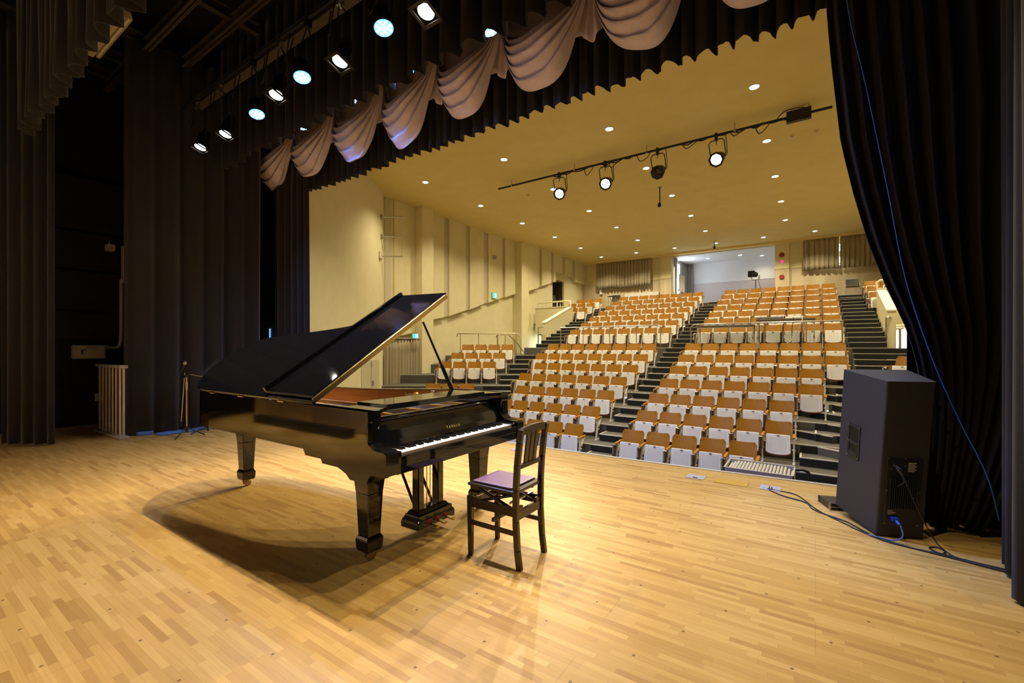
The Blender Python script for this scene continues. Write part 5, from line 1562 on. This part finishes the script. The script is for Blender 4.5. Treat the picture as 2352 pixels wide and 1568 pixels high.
MB(o).hexa([(-1.47, 15.30, 2.25), (-.78, 15.30, 2.25), (-.78, 15.66, 2.25), (-1.47, 15.66, 2.25)], [(-1.45, 15.31, 2.285), (-.80, 15.31, 2.285), (-.80, 15.65, 2.33), (-1.45, 15.65, 2.33)]).build('body', m_blackplastic, t)
for i in range(12):
    MB(o).box(-1.40 + i * .05, -1.385 + i * .05, 15.38, 15.41, 2.29, 2.305).build('fader', m_greymetal, t)
o = (-.50, 15.5, 2.25)
t = thing('mixer', 'slim grey mixer beside the black control desk', 'mixer', o)
MB(o).hexa([(-.72, 15.32, 2.25), (-.29, 15.32, 2.25), (-.29, 15.62, 2.25), (-.72, 15.62, 2.25)], [(-.72, 15.33, 2.28), (-.29, 15.33, 2.28), (-.29, 15.62, 2.325), (-.72, 15.62, 2.325)]).build('body', m_greymetal, t)
g = MB(o)
for i in range(8): g.cyl((-.68 + i * .05, 15.45, 2.295), (-.68 + i * .05, 15.45, 2.31), .008, n=6)
g.build('knobs', m_blackplastic, t)
cable('hanging_cables', [(-.32, 15.30, 2.28), (-.30, 15.24, 2.2), (-.36, 15.22, 2.0), (-.48, 15.22, 1.72), (-.62, 15.20, 1.55), (-.80, 15.22, 1.45)], .012, m_label, 'pale cable drooping from the mixer in front of the seats')
cable('hanging_cables', [(-.52, 15.29, 2.28), (-.52, 15.23, 2.2), (-.55, 15.22, 1.9), (-.56, 15.22, 1.6), (-.62, 15.22, 1.42)], .008, m_rubber, 'dark cable dropping straight from the mixer in front of the seats')

# ------------------------------------------------------------------ back of the hall
pleats('window_curtain', [(-10.80, 24.85), (-7.56, 24.85)], 4.86, 6.44, .17, .05, m_beigecurt, 'wide olive beige curtain on the back wall near the panelled wall', seed=51, nz=6, hem=.02)
pleats('window_curtain', [(-.46, 24.85), (.89, 24.85)], 4.97, 6.42, .17, .05, m_beigecurt, 'olive beige back curtain left of the bright daylight slits', seed=52, nz=6, hem=.02)
pleats('window_curtain', [(.925, 24.85), (3.6, 24.85)], 4.97, 6.42, .17, .05, m_beigecurt, 'olive beige back curtain right of the bright daylight slits', seed=53, nz=6, hem=.02)
pleats('window_curtain', [(-6.38, 25.40), (-6.38, 25.75)], 4.1, 6.32, .11, .04, m_beigecurt, 'olive beige curtain at the near side of the alcove window', seed=54, nz=5)
pleats('window_curtain', [(-6.36, 26.35), (-6.30, 27.6), (-5.98, 27.8)], 3.6, 6.32, .17, .05, M('grey_curtain', (.30, .28, .26), .8, var=.08), 'grey curtain at the far side of the bright alcove window', seed=55, nz=5)
o = (-8.13, 25.0, 3.51)
t = thing('leaning_board', 'long pale board leaning on the back wall behind the top row', 'board', o)
MB(o).box(-9.10, -7.16, 24.98, 25.03, 3.51, 4.49).build('panel', M('pale_board', (.66, .64, .60), .5, var=.03), t, bevel=.01)
tag(MB((-10.55, 25.0, 4.6)).box(-10.62, -10.48, 24.96, 25.075, 4.56, 4.90).build('wall_dispenser', m_white, bevel=.01), 'small white box on the boarded back wall under the wide curtain', 'box')
o = (-6.05, 25.5, 3.51)
t = thing('whiteboard', 'white rolling board seen edge-on beside the alcove curtains', 'whiteboard', o)
MB(o).hexa([(-6.20, 25.50, 4.52), (-5.93, 25.62, 4.40), (-5.93, 25.66, 4.40), (-6.20, 25.54, 4.52)], [(-6.20, 25.50, 5.46), (-5.93, 25.62, 5.32), (-5.93, 25.66, 5.32), (-6.20, 25.54, 5.46)]).build('board', m_white, t)
MB(o).cyl((-6.06, 25.58, 3.55), (-6.06, 25.58, 4.6), .02, n=8).box(-6.08, -6.04, 25.3, 25.9, 3.53, 3.57).cyl((-6.24, 25.52, 4.56), (-6.18, 25.52, 4.56), .05, n=10).build('stand', m_blackmetal, t)
# follow spot
o = (-2.30, 23.7, 3.51)
t = thing('follow_spot', 'black follow spot on a stand in front of the white alcove', 'spotlight', o)
hd = Vector((.10, -1, -.12)).normalized()
side = hd.cross(Vector((0, 0, 1))).normalized()
c0 = Vector((-2.30, 23.7, 4.82))
g = MB(o).lathe(c0 + side * .02, -hd, [(-.02, .12), (.28, .13), (.34, .11), (.36, .05)], 16); bd = g.build('body', m_blackmetal, t)
g = MB(o)
g.box(c0.x - .30, c0.x - .02, 23.5, 23.7, 4.70, 4.98); g.build('lamp_house', m_blackmetal, bd, bevel=.01)
g = MB(o)
for x in (-2.40, -2.26): g.cyl((x, 23.495, 4.84), (x, 23.5, 4.84), .025, n=10)
g.build('vents', m_greymetal, bd)
MB(o).tube([c0 + Vector((-.16, 0, -.05)), c0 + Vector((-.16, 0, -.20)), c0 + Vector((-.12, 0, -.25)), c0 + Vector((.12, 0, -.25)), c0 + Vector((.16, 0, -.20)), c0 + Vector((.16, 0, -.05))], .014, 8).build('yoke', m_blackmetal, t)
MB(o).cyl((-2.30, 23.7, 3.6), (-2.30, 23.7, 4.57), .018, n=8).build('pole', m_blackmetal, t)
for a in (.4, 2.5, 4.6):
    MB(o).cyl((-2.30, 23.7, 3.85), (-2.30 + .38 * math.cos(a), 23.7 + .38 * math.sin(a), 3.52), .012, n=6).build('leg', m_blackmetal, t)
MB(o).tube(spline([(-2.2, 23.8, 4.75), (-2.16, 23.8, 4.4), (-2.08, 23.82, 4.1), (-2.0, 23.85, 3.6)], 5), .010, 6).build('lead', m_rubber, t)
# alarm bell, lamp and push on the pillar
tag(MB((-1.31, 24.93, 5.83)).lathe((-1.31, 24.93, 5.83), (0, -1, 0), [(0, .11), (.03, .115), (.06, .09), (.08, .03)], 18).build('alarm_bell', m_redplastic), 'round red alarm bell, uppermost on the pillar', 'alarm')
tag(MB((-1.30, 24.93, 5.50)).lathe((-1.30, 24.93, 5.50), (0, -1, 0), [(0, .075), (.02, .07), (.05, .05), (.07, .02)], 14).build('alarm_lamp', e_pink), 'small glowing pink-red lamp between the bell and push on the pillar', 'alarm lamp')
tag(MB((-1.31, 24.92, 4.78)).lathe((-1.31, 24.92, 4.78), (0, -1, 0), [(0, .11), (.05, .11), (.06, .06), (.03, .05), (.05, .015)], 8).build('alarm_push', m_redplastic), 'red alarm push, lowest on the pillar, on the boarding', 'alarm')
# loose chairs
def stack_chair(x, y, z, rz, label, vinyl):
    t = thing('stacking_chair', label, 'chair', (x, y, z), rz)
    MB().box(-.22, .22, -.22, .20, .42, .46).build('seat', vinyl, t, bevel=.012)
    MB().hexa([(-.22, .17, .52), (.22, .17, .52), (.22, .20, .52), (-.22, .20, .52)], [(-.20, .23, .78), (.20, .23, .78), (.20, .26, .78), (-.20, .26, .78)]).build('backrest', vinyl, t, bevel=.012)
    for s_ in (-1, 1):
        MB().tube([(s_ * .235, -.20, .0), (s_ * .235, -.20, .44), (s_ * .235, -.16, .60), (s_ * .235, .12, .62)], .012, 8).build('leg', m_chrome, t)
        MB().tube([(s_ * .235, .24, .0), (s_ * .235, .19, .46), (s_ * .22, .25, .80)], .012, 8).build('leg', m_chrome, t)
    return t
vin = M('black_vinyl', (.03, .027, .022), .35, var=.1)
stack_chair(1.30, 23.5, 3.51, 0, 'black vinyl chair with chrome arms against the back wall at the top of the stairs', vin)
stack_chair(-9.0, 23.4, 3.51, .3, 'black chair by the small table behind the top rows on the piano side', vin)
stack_chair(-11.9, 21.75, 3.51, 1.2, 'dark chair standing in the unlit doorway of the panelled wall', vin)
o = (-8.90, 22.7, 3.51)
t = thing('side_table', 'small dark folded table standing beside the topmost seats on the piano side', 'table', o)
MB(o).box(-9.15, -8.65, 22.5, 22.9, 4.10, 4.13).build('tabletop', m_blackplastic, t)
for x in (-9.1, -8.7):
    for y in (22.55, 22.85): MB(o).cyl((x, y, 3.51), (x, y, 4.10), .012, n=6).build('leg', m_chrome, t)
tag(MB((-11.3, 21.6, 3.8)).cyl((-11.65, 21.9, 3.51), (-11.65, 21.9, 3.78), .035, n=10).cyl((-11.65, 21.9, 3.78), (-11.65, 21.9, 3.86), .014, n=8).build('spray_bottle', m_white), 'small white bottle by the dark doorway behind the cream rail', 'bottle')

# ------------------------------------------------------------------ slatted trolley in front of the first row
o = (-.63, 7.0, -1.02)
t = thing('slatted_trolley', 'grey steel trolley with ribbed white slats standing just below the stage edge', 'trolley', o)
g = MB(o)
g.box(-1.05, -.22, 6.74, 6.77, -.55, -.245).box(-1.03, -.22, 7.25, 7.28, -.60, -.235).box(-.24, -.22, 6.74, 7.28, -.55, -.245).box(-1.05, -1.03, 6.74, 7.28, -.55, -.25)
g.box(-1.05, -.22, 6.74, 7.28, -.62, -.55)
g.build('frame', m_greymetal, t, bevel=.004)
for i in range(19):
    x = -1.015 + i * .0415
    g = MB(o)
    zt = -.255 - .06 * max(0, (i - 16) / 3) - .03 * max(0, (2 - i) / 2)
    n = 6
    for k in range(n):
        a0, a1 = PI * k / n, PI * (k + 1) / n
        g.hexa([(x + .017 - .017 * math.cos(a0), 6.78, zt - .02 + .018 * math.sin(a0)), (x + .017 - .017 * math.cos(a0), 7.24, zt - .01 + .018 * math.sin(a0)), (x + .017 - .017 * math.cos(a1), 7.24, zt - .01 + .018 * math.sin(a1)), (x + .017 - .017 * math.cos(a1), 6.78, zt - .02 + .018 * math.sin(a1))],
               [(x + .017 - .017 * math.cos(a0), 6.78, zt - .30), (x + .017 - .017 * math.cos(a0), 7.24, zt - .29), (x + .017 - .017 * math.cos(a1), 7.24, zt - .29), (x + .017 - .017 * math.cos(a1), 6.78, zt - .30)])
    g.build('slat', F_SLATS, t)
MB(o).tube(spline([(-.22, 7.2, -.27), (-.12, 7.2, -.26), (-.06, 7.2, -.32), (-.05, 7.2, -.6), (-.05, 7.2, -.95)], 5), .02, 8).build('handle', m_blackmetal, t)
MB(o).tube([(-.22, 6.8, -.40), (-.14, 6.85, -.42), (-.10, 7.0, -.46)], .018, 8).build('lower_handle', m_blackmetal, t)
for x in (-.98, -.3):
    for y in (6.8, 7.2):
        MB(o).box(x - .02, x + .02, y - .02, y + .02, -.95, -.6).build('leg', m_greymetal, t)
        MB(o).cyl((x - .02, y, -.98), (x + .02, y, -.98), .038, n=12).build('castor', m_rubber, t)
